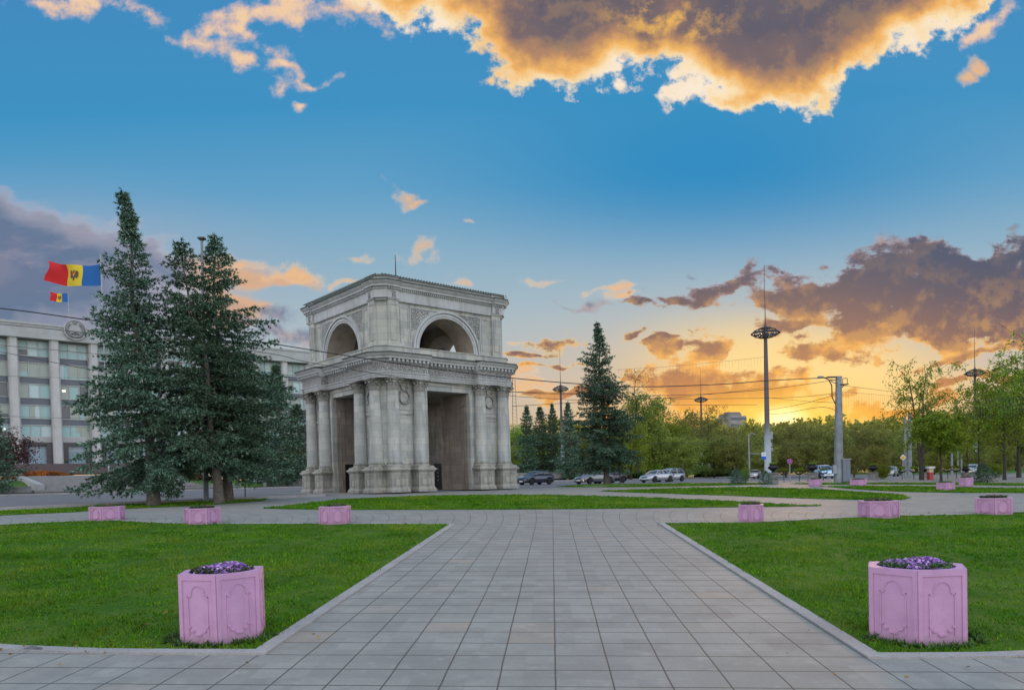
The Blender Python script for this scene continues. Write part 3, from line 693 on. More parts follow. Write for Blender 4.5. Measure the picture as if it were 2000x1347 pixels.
def capital_mb(r0=.345, h=.72):
    m_ = MB(); m_.lathe([(r0+.03, 0), (r0+.05, .03), (r0, .06), (r0, .12), (r0+.01, .4), (r0+.06, .55), (r0+.12, h-.09)], n=20)
    for row, (z0, hh, n, a0, ro) in enumerate(((.07, .26, 8, 0, .10), (.07, .42, 8, PI/8, .14))):
        for i in range(n):
            a = a0+2*PI*i/n; pts = [(0, 0), (.03, .45), (.05, .8), (ro+.05, 1.0), (ro+.09, .82)]; L = []; wd = [.115, .12, .12, .10, .04]
            for (o_, t), ww in zip(pts, wd):
                c = Vector(((r0+.02+o_)*math.cos(a), (r0+.02+o_)*math.sin(a), z0+hh*t)); s_ = Vector((-math.sin(a), math.cos(a), 0))*ww
                L.append((c-s_-Vector((math.cos(a), math.sin(a), 0))*.03, c, c+s_-Vector((math.cos(a), math.sin(a), 0))*.03))
            for q in range(4):
                for e in range(2): m_.add([L[q][e], L[q][e+1], L[q+1][e+1], L[q+1][e]], [(0, 1, 2, 3)])
    for i in range(4):
        a = PI/4+i*PI/2; d = Vector((math.cos(a), math.sin(a), 0))
        rs = []
        for k in range(13):
            t = k/12*2.2*PI; rr = .10*(1-k/16); c = d*(r0+.16)+Vector((0, 0, h-.19))+d*rr*math.cos(t)+Vector((0, 0, 1))*rr*math.sin(t); rs.append(c)
        m_.tube(rs, .032, 5)
    for i in range(4):
        a = i*PI/2; c = Vector((math.cos(a), math.sin(a), 0))*(r0+.12); m_.lathe([(.0, -.05), (.07, 0), (0, .05)], (c.x, c.y, h-.1), 8)
    # concave abacus
    P = []
    for i in range(4):
        for t in (-.92, -.5, 0, .5, .92):
            a = i*PI/2; x = r0+.2-.07*(1-t*t); y = t*(r0+.19); P.append((x*math.cos(a)-y*math.sin(a), x*math.sin(a)+y*math.cos(a)))
    m_.prism(P, h-.09, h-.045); m_.prism([(x*1.06, y*1.06) for x, y in P], h-.045, h)
    return m_
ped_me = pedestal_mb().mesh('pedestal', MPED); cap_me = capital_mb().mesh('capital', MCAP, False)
mb = MB(); prof = [(.41, 1.86)]+[(.41-.065*((i/10)**1.6), 1.86+4.34*i/10) for i in range(1, 11)]; mb.lathe(prof, n=28); shaft_me = mb.mesh('shaft', MCOL)
mb = MB(); mb.lathe([(.50, 1.56), (.54, 1.60), (.54, 1.66), (.47, 1.70), (.46, 1.73), (.49, 1.76), (.49, 1.80), (.43, 1.84), (.42, 1.87)], n=28); mb.prism([(-.56, -.56), (.56, -.56), (.56, .56), (-.56, .56)], 1.559, 1.60); base_me = mb.mesh('base', MPED)
QC = .15
for k in (0, 3, 1, 2):
    for s in (-p1, -p2, p2, p1):
        c = R4[k]@Vector((s, -(A+QC-.02), 0))
        o = obj('column', shaft_me, ARCH, c, k*PI/2)
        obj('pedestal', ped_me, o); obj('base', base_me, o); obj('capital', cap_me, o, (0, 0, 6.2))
# chamfer pilasters on the corners
for k in range(4):
    w = MB(); m_ = MB(); q = PA-.175; m_.box((-q-.0, -q, 3.5), (.26, .07, 3.45), -PI/4); m_.box((-q-.03, -q-.03, .7), (.34, .16, .7), -PI/4); w.merge(m_, R4[k])
    w.build('corner_pilaster', MCOL, ARCH)
# ---- entablature
w = MB(); stack(w, [(.56, 6.92), (.56, 7.02), (.60, 7.04), (.60, 7.15), (.66, 7.19), (.66, 7.24), (.52, 7.27)], 1.95, .5); w.build('architrave', MTRIM, ARCH)
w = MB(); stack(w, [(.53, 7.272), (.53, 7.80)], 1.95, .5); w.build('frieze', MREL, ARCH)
w = MB(); stack(w, [(.56, 7.802), (.60, 7.86), (.62, 7.90), (.62, 8.02)], 1.95, .5)
def dent(m_, off, z0, z1, half, step, dpt, wd, pitch):
    AA = A+off; x = -(AA-.7)
    while x < AA-.7:
        y = -(AA-step) if abs(x) < half else -AA
        m_.bx(x, x+wd, y-dpt, y+.002, z0, z1); x += pitch
for k in range(4):
    m_ = MB(); dent(m_, .62, 7.86, 8.018, 1.95, .5, .17, .14, .30); w.merge(m_, R4[k])
stack(w, [(.80, 8.021), (.84, 8.03), (.84, 8.12), (.90, 8.17), (.98, 8.27), (.98, 8.31)], 1.95, .5); w.build('cornice', MTRIM, ARCH)
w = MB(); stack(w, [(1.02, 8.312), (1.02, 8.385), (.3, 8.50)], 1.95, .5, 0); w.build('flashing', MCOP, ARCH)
w = MB(); stack(w, [(.30, 8.45), (.30, 8.80), (.34, 8.82), (.34, 8.88), (.02, 8.92)], 2.3, .0); w.build('blocking_course', MST, ARCH)
# ---- upper storey with arched openings
RA = 2.18; ZS = 8.84; UA = A-.10; ZT = 12.25
w = MB(); inner = MB(); TH = 1.9
for k in range(4):
    m_ = MB(); im = MB(); y = -UA; yi = -(UA-TH); n = 28; xe = UA-.42
    arc = [(RA*math.cos(PI-PI*i/n), ZS+RA*math.sin(PI-PI*i/n)) for i in range(n+1)]
    m_.add([(-xe, y, 8.6), (-RA, y, 8.6), (-RA, y, ZT), (-xe, y, ZT)], [(0, 1, 2, 3)]); m_.add([(RA, y, 8.6), (xe, y, 8.6), (xe, y, ZT), (RA, y, ZT)], [(0, 1, 2, 3)])
    for (a, b), (c, d) in zip(arc[:-1], arc[1:]):
        m_.add([(a, y, b), (c, y, d), (c, y, ZT), (a, y, ZT)], [(0, 1, 2, 3)])
        im.add([(a, y+.001, b), (c, y+.001, d), (c, yi, d), (a, yi, b)], [(0, 1, 2, 3)], 0, True)
        im.add([(a, yi, b), (c, yi, d), (c, yi, ZT), (a, yi, ZT)], [(0, 1, 2, 3)])
    im.add([(-RA, y, 8.6), (-RA, yi, 8.6), (-RA, yi, ZS), (-RA, y, ZS)], [(0, 1, 2, 3)]); im.add([(RA, y, 8.6), (RA, yi, 8.6), (RA, yi, ZS), (RA, y, ZS)], [(0, 1, 2, 3)])
    im.add([(-(UA-TH), yi, 8.6), (-RA, yi, 8.6), (-RA, yi, ZT), (-(UA-TH), yi, ZT)], [(0, 1, 2, 3)]); im.add([((UA-TH), yi, 8.6), (RA, yi, 8.6), (RA, yi, ZT), ((UA-TH), yi, ZT)], [(0, 1, 2, 3)])
    # diagonal rib of the vault
    rb = [(-(UA-TH)+.1, -(UA-TH)+.1, 8.9)]+[((-(UA-TH)+.1)*math.cos(t), (-(UA-TH)+.1)*math.cos(t), 9.3+2.7*math.sin(t)) for t in (0, .3, .6, .9, 1.2, 1.57)]
    im.tube(rb, .17, 6)
    # chamfered corner
    m_.add([(-UA, -xe, 8.6), (-xe, -UA, 8.6), (-xe, -UA, ZT), (-UA, -xe, ZT)], [(0, 1, 2, 3)])
    w.merge(m_, R4[k]); inner.merge(im, R4[k])
w.build('upper_wall', MST, ARCH, recalc=False)
inner.bx(-(UA-.5), UA-.5, -(UA-.5), UA-.5, 8.52, 8.6); inner.bx(-(UA-.5), UA-.5, -(UA-.5), UA-.5, 12.0, 12.2)
inner.build('vault', m_stone('warm_vault_plaster', (.42, .36, .29), (.34, .29, .235), (.20, .17, .14), blocks=False), ARCH, recalc=False)  # warm plaster, the same mix throughout the vault
def f_arch(m_, s):
    y = -UA; n = 40
    def ring(r0, r1, pr):
        for i in range(n):
            a, b = PI*i/n, PI*(i+1)/n; q = []
            for t in (a, b):
                for r in (r0, r1): q.append((r*math.cos(t), r*math.sin(t)+ZS))
            (x0, z0), (x1, z1), (x2, z2), (x3, z3) = q
            m_.add([(x0, y, z0), (x1, y, z1), (x3, y, z3), (x2, y, z2), (x0, y-pr, z0), (x1, y-pr, z1), (x3, y-pr, z3), (x2, y-pr, z2)], [(4, 5, 6, 7), (0, 4, 7, 3), (1, 2, 6, 5)], 0)
    ring(RA, RA+.12, .06); ring(RA+.12, RA+.25, .10); ring(RA+.25, RA+.33, .05); ring(RA+.33, RA+.45, .15)
    for s in (-1, 1): m_.bx(s*RA, s*(RA+.45), y-.08, y, 8.6, ZS)
    # border of the spandrel panel
    m_.bx(-(RA+.55), RA+.55, y-.045, y, 11.38, 11.44)
    for s in (-1, 1): m_.bx(s*(RA+.55), s*(RA+.61), y-.045, y, 9.0, 11.44)
for k in (0, 3, 1, 2):
    w = MB(); m_ = MB(); f_arch(m_, 1); w.merge(m_, R4[k]); w.build('archivolt', MTRIM, ARCH)
def spandrel(k, s):
    m_ = MB(); y = -UA-.03; R_ = RA+.52; xe = RA+.49; zt = 11.34; P = [(s*xe, zt)]
    n = 8
    t0 = math.acos(min(1, xe/R_)); t1 = math.asin(min(.999, (zt-ZS)/R_))
    for i in range(n+1):
        t = t0+.28+(t1-t0-.36)*i/n; P.append((s*R_*math.cos(t), ZS+R_*math.sin(t)))
    P[1] = (s*xe, P[1][1]); P[-1] = (P[-1][0], zt)
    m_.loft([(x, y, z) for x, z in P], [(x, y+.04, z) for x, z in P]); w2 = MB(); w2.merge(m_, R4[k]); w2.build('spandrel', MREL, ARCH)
for k in (0, 3):
    for s in (-1, 1): spandrel(k, s)
def f_pil(m_, s):
    y = -UA
    if 1:
        xa, xb = s*(UA-.44), s*(UA-1.18)
        x0, x1 = min(xa, xb), max(xa, xb)
        m_.bx(x0, x1, y-.17, y, 8.85, ZT-.01)
        for zz0, zz1 in ((11.68, 11.74), (11.74, 11.80), (8.9, 9.02)): m_.bx(x0-.05, x1+.05, y-.22, y-.17, zz0, zz1)
        cx = (x0+x1)/2
        for a0, a1, z0, z1 in ((-.24, .24, 11.40, 11.44), (-.24, .24, 9.25, 9.29), (-.24, -.20, 9.29, 11.40), (.20, .24, 9.29, 11.40)): m_.bx(cx+a0, cx+a1, y-.195, y-.17, z0, z1)
        # panels between pilaster and arch
        xa, xb = s*(UA-1.35), s*(UA-1.98); x0, x1 = min(xa, xb), max(xa, xb)
        m_.bx(x0, x1, y-.03, y, 11.3, 11.36); m_.bx(x0, x0+.06, y-.03, y, 9.2, 11.3); m_.bx(x1-.06, x1, y-.03, y, 9.2, 11.3)
face_part(f_pil, 'pilaster', MST)
w = MB(); stack(w, [(.0, 11.62), (.05, 11.66), (.05, 11.72), (.02, 11.75)], UA-1.22, .0); w.build('string_course', MTRIM, ARCH)
w = MB(); stack(w, [(.03, 11.751), (.03, 12.24)], UA-1.2, .0)
stack(w, [(.16, 11.76), (.16, 12.235)], UA-1.18, .35); w.build('upper_frieze', MTRIM, ARCH)
for k in (0, 3):
    for s in (-1, 1):
        o = MB(); m_ = MB(); cx = s*(UA-.80); m_.bx(cx-.12, cx+.12, -(A+.205), -(A+.16), 11.88, 12.12)
        m_.bx(cx-.17, cx+.17, -(A+.19), -(A+.16), 12.15, 12.18); m_.bx(cx-.17, cx+.17, -(A+.19), -(A+.16), 11.82, 11.85)
        o.merge(m_, R4[k]); o.build('rosette', MREL, ARCH)
w = MB(); stack(w, [(.14, 12.241), (.2, 12.29), (.2, 12.40)], UA-1.18, .12)
for k in range(4):
    m_ = MB(); dent(m_, .2, 12.30, 12.38, UA-1.18, .12, .08, .07, .15); w.merge(m_, R4[k])
stack(w, [(.30, 12.401), (.34, 12.43), (.34, 12.52), (.40, 12.58), (.48, 12.68), (.48, 12.73)], UA-1.18, .12); w.build('upper_cornice', MTRIM, ARCH)
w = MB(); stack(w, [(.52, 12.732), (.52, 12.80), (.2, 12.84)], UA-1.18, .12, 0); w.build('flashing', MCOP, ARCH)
w = MB(); stack(w, [(.10, 12.82), (.10, 13.0), (.2, 13.04), (.2, 13.07)], UA-1.18, .12); w.build('parapet', MTRIM, ARCH)
w = MB(); stack(w, [(.23, 13.072), (.23, 13.12), (-1, 13.16)], UA-1.18, .12)
for k in range(4):
    m_ = MB()
    for i in range(46): m_.bx(-A+.1+i*.215, -A+.13+i*.215, -(A+.24), -(A+.12), 13.1, 13.14)
    w.merge(m_, R4[k])
w.build('roof', MCOP, ARCH)
d = hit_plane(785, 1, -3.5)
m_ = MB(); m_.tube([(d, -3.5, 13.1), (d, -3.5, 14.95)], [.05, .02], 6); m_.build('lightning_rod', MDARK, ARCH)
# floodlight fixed in the right arch and cables
_w = at(893, 681, 47.0)
FL = empty('floodlight', (0, 0, 0), 0, 'black floodlight on a bracket inside the right upper arch of the monument', 'floodlight')
lx, ly = te(_w.x, _w.y); x_, y_ = wt(lx, -UA+.2); FL.location = (x_, y_, _w.z)
m_ = MB(); m_.box((0, 0, 0), (.42, .14, .26), 0, rot=Matrix.Rotation(-.5, 3, 'Z')@Matrix.Rotation(.35, 3, 'X')@Matrix.Rotation(-.2, 3, 'Y')); m_.build('housing', MDARK, FL)
m_ = MB(); R_ = Matrix.Rotation(-.5, 3, 'Z')@Matrix.Rotation(.35, 3, 'X')@Matrix.Rotation(-.2, 3, 'Y'); m_.box(R_@Vector((0, -.145, 0)), (.30, .012, .17), 0, rot=R_); m_.build('lens', mat('floodlight_glass', (.25, .3, .32), .1), FL)
m_ = MB(); m_.tube([(0, 0, -.2), (-.1, .05, -.5), (-.9, .1, -.8)], .03, 5); m_.build('bracket', MDARK, FL)
# ------------------------------------------------------------------ foliage materials
def m_leaf(name, stops, rough=.6, transl=0.0, nscale=.5, dark=(0, 0, 0), damt=.5):
    m = bpy.data.materials.new(name); m.use_nodes = True; nt = m.node_tree; X = NX(nt); b = nt.nodes['Principled BSDF']
    gg = nt.nodes.new('ShaderNodeNewGeometry'); oi = nt.nodes.new('ShaderNodeObjectInfo')
    c = X.ramp(gg.outputs['Random Per Island'], stops)
    c = X.mix(X.mr(X.noise(gg.outputs['Position'], nscale, 4, .6), .4, .65, 0, damt), c, dark)
    hs = nt.nodes.new('ShaderNodeHueSaturation'); nt.links.new(c, hs.inputs['Color']); nt.links.new(X.mr(oi.outputs['Random'], 0, 1, .472, .525, False), hs.inputs['Hue']); nt.links.new(X.mr(oi.outputs['Random'], 0, 1, .68, 1.2, False), hs.inputs['Value'])
    nt.links.new(hs.outputs[0], b.inputs['Base Color']); b.inputs['Roughness'].default_value = rough; b.inputs['Specular IOR Level'].default_value = .3
    if transl:
        t = nt.nodes.new('ShaderNodeBsdfTranslucent'); nt.links.new(hs.outputs[0], t.inputs['Color']); ms = nt.nodes.new('ShaderNodeMixShader'); ms.inputs[0].default_value = transl
        nt.links.new(b.outputs[0], ms.inputs[1]); nt.links.new(t.outputs[0], ms.inputs[2]); nt.links.new(ms.outputs[0], [n for n in nt.nodes if n.type == 'OUTPUT_MATERIAL'][0].inputs[0])
    return m
LF_SPR = m_leaf('spruce_needles', [(0, (.012, .042, .020)), (.4, (.040, .100, .056)), (.7, (.12, .23, .155)), (1, (.30, .45, .34))], .6, 0, .5, (.035, .07, .022), .45)
LF_DEC = m_leaf('spring_leaves', [(0, (.09, .17, .010)), (.5, (.19, .29, .014)), (1, (.33, .42, .03))], .5, .45, .4, (.06, .14, .012), .4)
LF_YEL = m_leaf('young_yellow_green_leaves', [(0, (.17, .26, .02)), (.5, (.26, .36, .03)), (1, (.36, .43, .05))], .5, .45, .4, (.12, .19, .02), .4)
LF_OLV = m_leaf('olive_leaves', [(0, (.16, .19, .045)), (.5, (.27, .30, .065)), (1, (.40, .40, .10))], .5, .5, .4, (.09, .12, .025), .4)
LF_BG = m_leaf('park_leaves', [(0, (.16, .20, .035)), (.5, (.27, .32, .05)), (1, (.42, .44, .09))], .6, .5, .12, (.13, .14, .05), .5)
LF_WOOD = m_leaf('distant_woodland', [(0, (.22, .20, .04)), (.5, (.34, .31, .06)), (1, (.46, .42, .10))], .6, .5, .08, (.16, .14, .05), .5)
LF_RED = m_leaf('plum_red_leaves', [(0, (.05, .016, .018)), (.5, (.09, .03, .03)), (1, (.14, .06, .05))], .5, .2, .6, (.03, .015, .012), .5)
LF_HDG = m_leaf('hedge_leaves', [(0, (.03, .07, .012)), (.5, (.05, .11, .018)), (1, (.08, .15, .03))], .6, .1, .6, (.025, .05, .01), .5)
BARK = mat('grey_bark', (.16, .145, .125), .95, 0, (6, 6, .9), (14, .9, .05), (.07, .062, .052))
BARKD = mat('dark_bark', (.06, .05, .042), .95, 0, (6, 6, .8), (14, .9, .05), (.03, .026, .022))
def blades(C, D, n, ln, wd, rng, spread=.9):
    """n thin triangles round every clump centre C along direction D"""
    C = np.repeat(C, n, 0); D = np.repeat(D, n, 0); N = len(C)
    r = rng.normal(0, 1, (N, 3)); r /= np.linalg.norm(r, axis=1)[:, None]
    d = D+r*spread; d /= np.linalg.norm(d, axis=1)[:, None]
    s = np.cross(d, rng.normal(0, 1, (N, 3))); s /= np.linalg.norm(s, axis=1)[:, None]+1e-9
    L = (ln*rng.uniform(.6, 1.25, N))[:, None]; W = (wd*rng.uniform(.7, 1.3, N))[:, None]
    V = np.zeros((N, 3, 3), np.float32); V[:, 0] = C-s*W; V[:, 1] = C+s*W; V[:, 2] = C+d*L
    return V.reshape(-1, 3)
def make_spruce(h, R, seed, z0=.10, dens=1.0, blade=1.0, lean=(0, 0), prof=1.0, gaps=.12, droop=.25, top_bare=0, lw=1.0, asym=None, step=.36):
    rng = np.random.RandomState(seed); wood = MB(); C = []; D = []
    def axis(z): t = z/h; return Vector((lean[0]*t**1.5+.12*math.sin(z*.9+seed)*min(1, t*2), lean[1]*t**1.5+.1*math.cos(z*.7+seed)*min(1, t*2), z))
    tr = .0165*h
    pts = [axis(h*i/14) for i in range(15)]; rad = [tr*(1-.96*(i/14))*(1+.45*math.exp(-i*1.2)) for i in range(15)]; rad[-1] = .02
    pts[0] = pts[0]+Vector((0, 0, -.25))
    wood.tube(pts, rad, 10)
    z = z0*h; k = 0
    zn = rng.rand(400)*.5+.75
    while z < h*.985:
        t = (z-z0*h)/(h*(1-z0)); n = int(rng.randint(6, 9)*(1 if t < .9 else .7))
        base = R*((1-t)**prof)*(.82+.18*math.sin(z*2.1+seed))*min(1, .62+t*3.2)*(1 if t < .72 else 1-.45*(t-.72)/.28)+.06
        ph = rng.rand()*6.28
        for j in range(n):
            a = ph+2*PI*j/n+rng.normal(0, .2)
            if rng.rand() < gaps: continue
            L = base*(.62+.5*rng.rand())*(1+.22*math.sin(3*a+z*1.3+seed))
            if asym: L *= 1+asym[0]*math.cos(a-asym[1])
            o = axis(z); up = .28*t-.05-.12*(1-t); dr = droop*(1.1-t)
            dirn = Vector((math.cos(a), math.sin(a), 0)); pp = []
            ns = max(3, int(L/.28))
            for q in range(ns+1):
                s = q/ns; r = L*s; zz = up*r-dr*r*r/max(L, .5)*.55+ .16*r*s*s
                side = Vector((-math.sin(a), math.cos(a), 0))*(.06*math.sin(s*4+j))*L
                pp.append(o+dirn*r+side+Vector((0, 0, zz)))
            wood.tube(pp[:: max(1, ns//4)] if ns > 6 else pp, [max(.006, .011*L*(1-.85*i/(len(pp[::max(1, ns//4)] if ns > 6 else pp)-1))) for i in range(len(pp[::max(1, ns//4)] if ns > 6 else pp))], 4)
            for q in range(1, ns+1):
                s = q/ns
                if s < .14 and rng.rand() < .6: continue
                p = pp[q]; d = (pp[q]-pp[q-1]).normalized(); sd = Vector((-math.sin(a), math.cos(a), 0))
                C.append(p); D.append(d)
                tl = (.07+.13*min(1, L/1.6)+.30*L*.45*(1-abs(s-.45)))*lw
                for sg in (-1, 1):
                    m_ = max(1, int(tl/.15*dens))
                    dd = (d*.6+sd*sg*.8+Vector((0, 0, rng.normal(-.12, .2)))).normalized()
                    for e in range(1, m_+1):
                        c = p+dd*(tl*e/m_)+Vector((rng.normal(0, .04), rng.normal(0, .04), -.10*(e/m_)**2*tl*1.5+rng.normal(0, .04))); C.append(c); D.append(dd+Vector((0, 0, -.12)))
                if rng.rand() < .45*dens: C.append(p+Vector((0, 0, -.10-.12*rng.rand()))); D.append(Vector((d.x*.4, d.y*.4, -.7)))
        z += step*zn[k % 400]*(1.0 if t < .85 else .7); k += 1
    # leader
    for i in range(7): C.append(axis(h*(1-.014*i))); D.append(Vector((rng.normal(0, .5), rng.normal(0, .5), .8)))
    C = np.array([tuple(c) for c in C]); D = np.array([tuple(c) for c in D])
    V = blades(C, D, 8, .175*blade, .024*blade, rng, .85)
    print('spruce', h, len(C), len(V)//3)
    return wood.mesh('trunk', BARK), tri_mesh('crown', V, LF_SPR)
def plant_tree(name, meshes, loc, label, cat='tree', group=None, rz=0, s=1.0, crown='crown'):
    r = empty(name, loc, rz, label, cat, group); r.scale = (s, s, s)
    obj('trunk', meshes[0], r); obj(crown, meshes[1], r); return r
def make_decid(h, R, seed, zc=.35, leaf=LF_DEC, nl=4200, lsz=.13, ntw=260, bark=BARKD, multi=1, flat=1.0, thin=1.0, tr=None, cl=.42, shape='oval', hw=1.0):
    rng = np.random.RandomState(seed); wood = MB(); tips = []
    tr = tr or .016*h
    cz = h*(zc+1)/2; rz = h*(1-zc)/2
    stems = []
    for s in range(multi):
        a = rng.rand()*6.28; sp = .0 if multi == 1 else R*.35
        top = Vector((math.cos(a)*sp, math.sin(a)*sp, h*.93)); n = 10
        P = [Vector((top.x*(i/n)**1.3+rng.normal(0, .05)*i/n*2, top.y*(i/n)**1.3+rng.normal(0, .05)*i/n*2, top.z*i/n)) for i in range(n+1)]
        P[0].z = -.2
        wood.tube(P, [tr*(1-.93*(i/n))*(1+.4*math.exp(-1.3*i)) for i in range(n+1)], 8); stems.append(P)
    # main limbs
    limbs = []
    NL = int(13*thin)+4
    for i in range(NL):
        P = stems[i % multi]; t = zc*.75+(.95-zc*.75)*((i+rng.rand()*.6)/NL); q = t*10; k = min(9, int(q)); b = P[k].lerp(P[k+1], q-k)
        a = i*2.4+rng.normal(0, .3); zrel = (b.z-cz)/rz
        ext = R*math.sqrt(max(.12, 1-max(-1, min(1, zrel))**2))*rng.uniform(.6, 1.0)
        if shape == 'cone': ext = R*(1.05-t)*1.25*rng.uniform(.7, 1)
        rise = ext*rng.uniform(.35, .9); n = 6; L = []
        for j in range(n+1):
            s = j/n; L.append(b+Vector((math.cos(a+.3*s)*ext*s, math.sin(a+.3*s)*ext*s, rise*s**.8))+Vector((rng.normal(0, .05), rng.normal(0, .05), rng.normal(0, .04)))*s)
        wood.tube(L, [max(.012, tr*.36*(1-.85*j/n)*(1.2-t)) for j in range(n+1)], 5); limbs.append(L)
    allp = [p for L in limbs for p in L[1:]]+[p for P in stems for p in P[int(zc*9):]]
    AP = np.array([tuple(p) for p in allp])
    # twig ends: in lumpy crown volume
    T = []
    ph = rng.rand(6)*6.28
    while len(T) < ntw:
        d = rng.normal(0, 1, 3); d /= np.linalg.norm(d); az = math.atan2(d[1], d[0])
        lump = 1+.20*math.sin(3*az+ph[0]+d[2]*2)+.16*math.sin(5*az+ph[1]-d[2]*4)+.12*math.sin(9*d[2]+ph[2])
        r = rng.rand()**.42*lump
        x = np.array([d[0]*R*r, d[1]*R*r, cz+d[2]*rz*r*flat])
        if x[2] < h*zc*.8 or x[2] > h*1.03: continue
        if shape == 'cone' and math.hypot(x[0], x[1]) > R*(1.1-x[2]/h)*1.2: continue
        T.append(x)
    C = []; D = []
    for x in T:
        k = np.argmin(((AP-x)**2).sum(1)); b = Vector(AP[k]); e = Vector(x); mid = b.lerp(e, .5)+Vector((rng.normal(0, .06), rng.normal(0, .06), .05))*(e-b).length
        wood.tube([b, mid, e], [.016*hw, .011*hw, .005*hw], 3)
        m_ = int(nl/ntw*rng.uniform(.5, 1.5))
        for q in range(m_):
            s = rng.uniform(.25, 1.1); p = b.lerp(e, s)+Vector((rng.normal(0, cl*.5), rng.normal(0, cl*.5), rng.normal(0, cl*.4)))
            C.append(tuple(p)); D.append(rng.normal(0, 1, 3))
    C = np.array(C); D = np.array(D); N = len(C); D /= np.linalg.norm(D, axis=1)[:, None]
    s_ = np.cross(D, rng.normal(0, 1, (N, 3))); s_ /= np.linalg.norm(s_, axis=1)[:, None]; nrm = rng.uniform(.6, 1.3, N)[:, None]*lsz
    V = np.zeros((N, 4, 3), np.float32); V[:, 0] = C; V[:, 1] = C+D*nrm*.5+s_*nrm*.38; V[:, 2] = C+D*nrm*1.05; V[:, 3] = C+D*nrm*.5-s_*nrm*.38
    return wood.mesh('trunk', bark), tri_mesh('crown', V.reshape(-1, 3), leaf, 4)
def hgt(px, base_y, top_y):
    """real height of something that stands on the ground at (px,base_y) and reaches top_y"""
    x, y = g(px, base_y); return (base_y-top_y)*y/F
# --- the three tall spruces beside the road
b1 = gp(301, 986); H1 = hgt(301, 986, 372); m1 = make_spruce(H1, 3.45, 3, z0=.075, dens=1.9, lean=(-.95, 0), prof=.95, gaps=.16, droop=.50, asym=(.12, PI), step=.36, lw=1.35)
plant_tree('spruce_tree', m1, b1, 'tallest dark spruce, with a slender pointed top, leftmost of the three big ones', group='big spruces beside the road')
b2 = gp(428, 983); H2 = hgt(428, 983, 470); m2 = make_spruce(H2, 3.6, 8, z0=.20, dens=1.9, lw=1.25, lean=(-1.35, 0), prof=.72, gaps=.16, droop=.48, step=.42)
plant_tree('spruce_tree', m2, b2, 'spruce with a thick pale trunk in the middle of the big spruces', group='big spruces beside the road')
b3 = gp(446, 978); H3 = hgt(446, 978, 458); m3 = make_spruce(H3, 3.9, 21, z0=.13, dens=1.9, lw=1.25, lean=(-.45, .3), prof=.66, gaps=.16, droop=.48, asym=(.18, 0), step=.42)
plant_tree('spruce_tree', m3, b3, 'spruce with a crooked bare tip, rightmost of the three big ones', group='big spruces beside the road')
# the spruce by the cars
b4 = gp(1185, 945.5); H4 = hgt(1185, 945.5, 630); m4 = make_spruce(H4, 5.3*H4/18, 33, z0=.11, dens=1.35, lean=(-.6, 0), prof=.85, gaps=.12, droop=.36, blade=1.25, lw=1.15)
plant_tree('spruce_tree', m4, b4, 'tall blue-green spruce standing in front of the passing cars')
# smaller conifers : shared meshes
mS = make_spruce(10, 2.5, 41, z0=.05, dens=.9, prof=.8, blade=1.5, step=.42); mS2 = make_spruce(10, 2.9, 47, z0=.05, dens=.9, prof=.65, blade=1.5, step=.42)
def conifer(px, Y, top_y, m_, label, wscale=1.0, rz=0, group=None):
    loc = gy(px, Y); d = ray(px, top_y); zt = EZ+d.z*Y; s = (zt-loc.z)/10
    r = plant_tree('spruce_tree', m_, loc, label, group=group, rz=rz, s=s); r.scale = (s*wscale, s*wscale, s)
    return r
conifer(549, 84, 712, mS, 'dark spruce with a sharp tip between the big spruces and the arch', 1.15)
conifer(585, 90, 790, mS2, 'dark low spruce half hidden behind the left columns of the arch', 1.5, 1)
conifer(500, 92, 812, mS2, 'dark spruce behind the trunks of the big spruces', 1.4, 2)
conifer(-14, 66, 775, mS, 'dark green spruce cut by the left edge, above the red-leaved tree', 1.25, 3)
for px, Y, ty, mm, ws, rz, lb in ((1032, 118, 792, mS, 1.0, 1, 'dark spruce in the background row, just right of the arch'), (1056, 122, 795, mS2, .95, 2, 'dark spruce in the background row, second from the arch'), (1082, 120, 788, mS, .8, 4, 'narrow dark spruce right behind the tall lamp mast nearest the arch'), (1114, 116, 785, mS, 1.0, 5, 'dark spruce in the background row, beside the tall blue-green spruce')):
    conifer(px, Y, ty, mm, lb, ws, rz, 'row of dark spruces beyond the road')
mSh = make_spruce(3, 1.9, 61, z0=.02, dens=1.0, prof=.75, blade=.95, step=.2, gaps=.05)
for px, Y, w_, lb in ((1440, 56, 1.0, 'small blue spruce bush on the grass strip, leftmost one'), (1497, 54, .85, 'small blue spruce bush at the foot of the tallest mast'), (1919, 50, 1.15, 'small spruce bush on the grass to the right of the tall planter')):
    loc = gy(px, Y); r = plant_tree('spruce_bush', mSh, loc, lb, 'bush', 'small spruce bushes', rz=px, s=.42*w_); r.scale = (.50*w_, .50*w_, .38*w_)

_C = np.array([(x, y, terrain(x, y)+.035) for x, y in pts]); _D = rngl.normal(0, 1, _C.shape)*np.array([1, 1, .2]); _D /= np.linalg.norm(_D, axis=1)[:, None]
tag(obj('fallen_leaves', tri_mesh('fallen_leaves', blades(_C, _D, 2, .05, .016, rngl, .4), m_leaf('dry_leaves', [(0, (.30, .20, .03)), (.5, (.22, .13, .05)), (1, (.42, .34, .08))]))), kind='stuff')
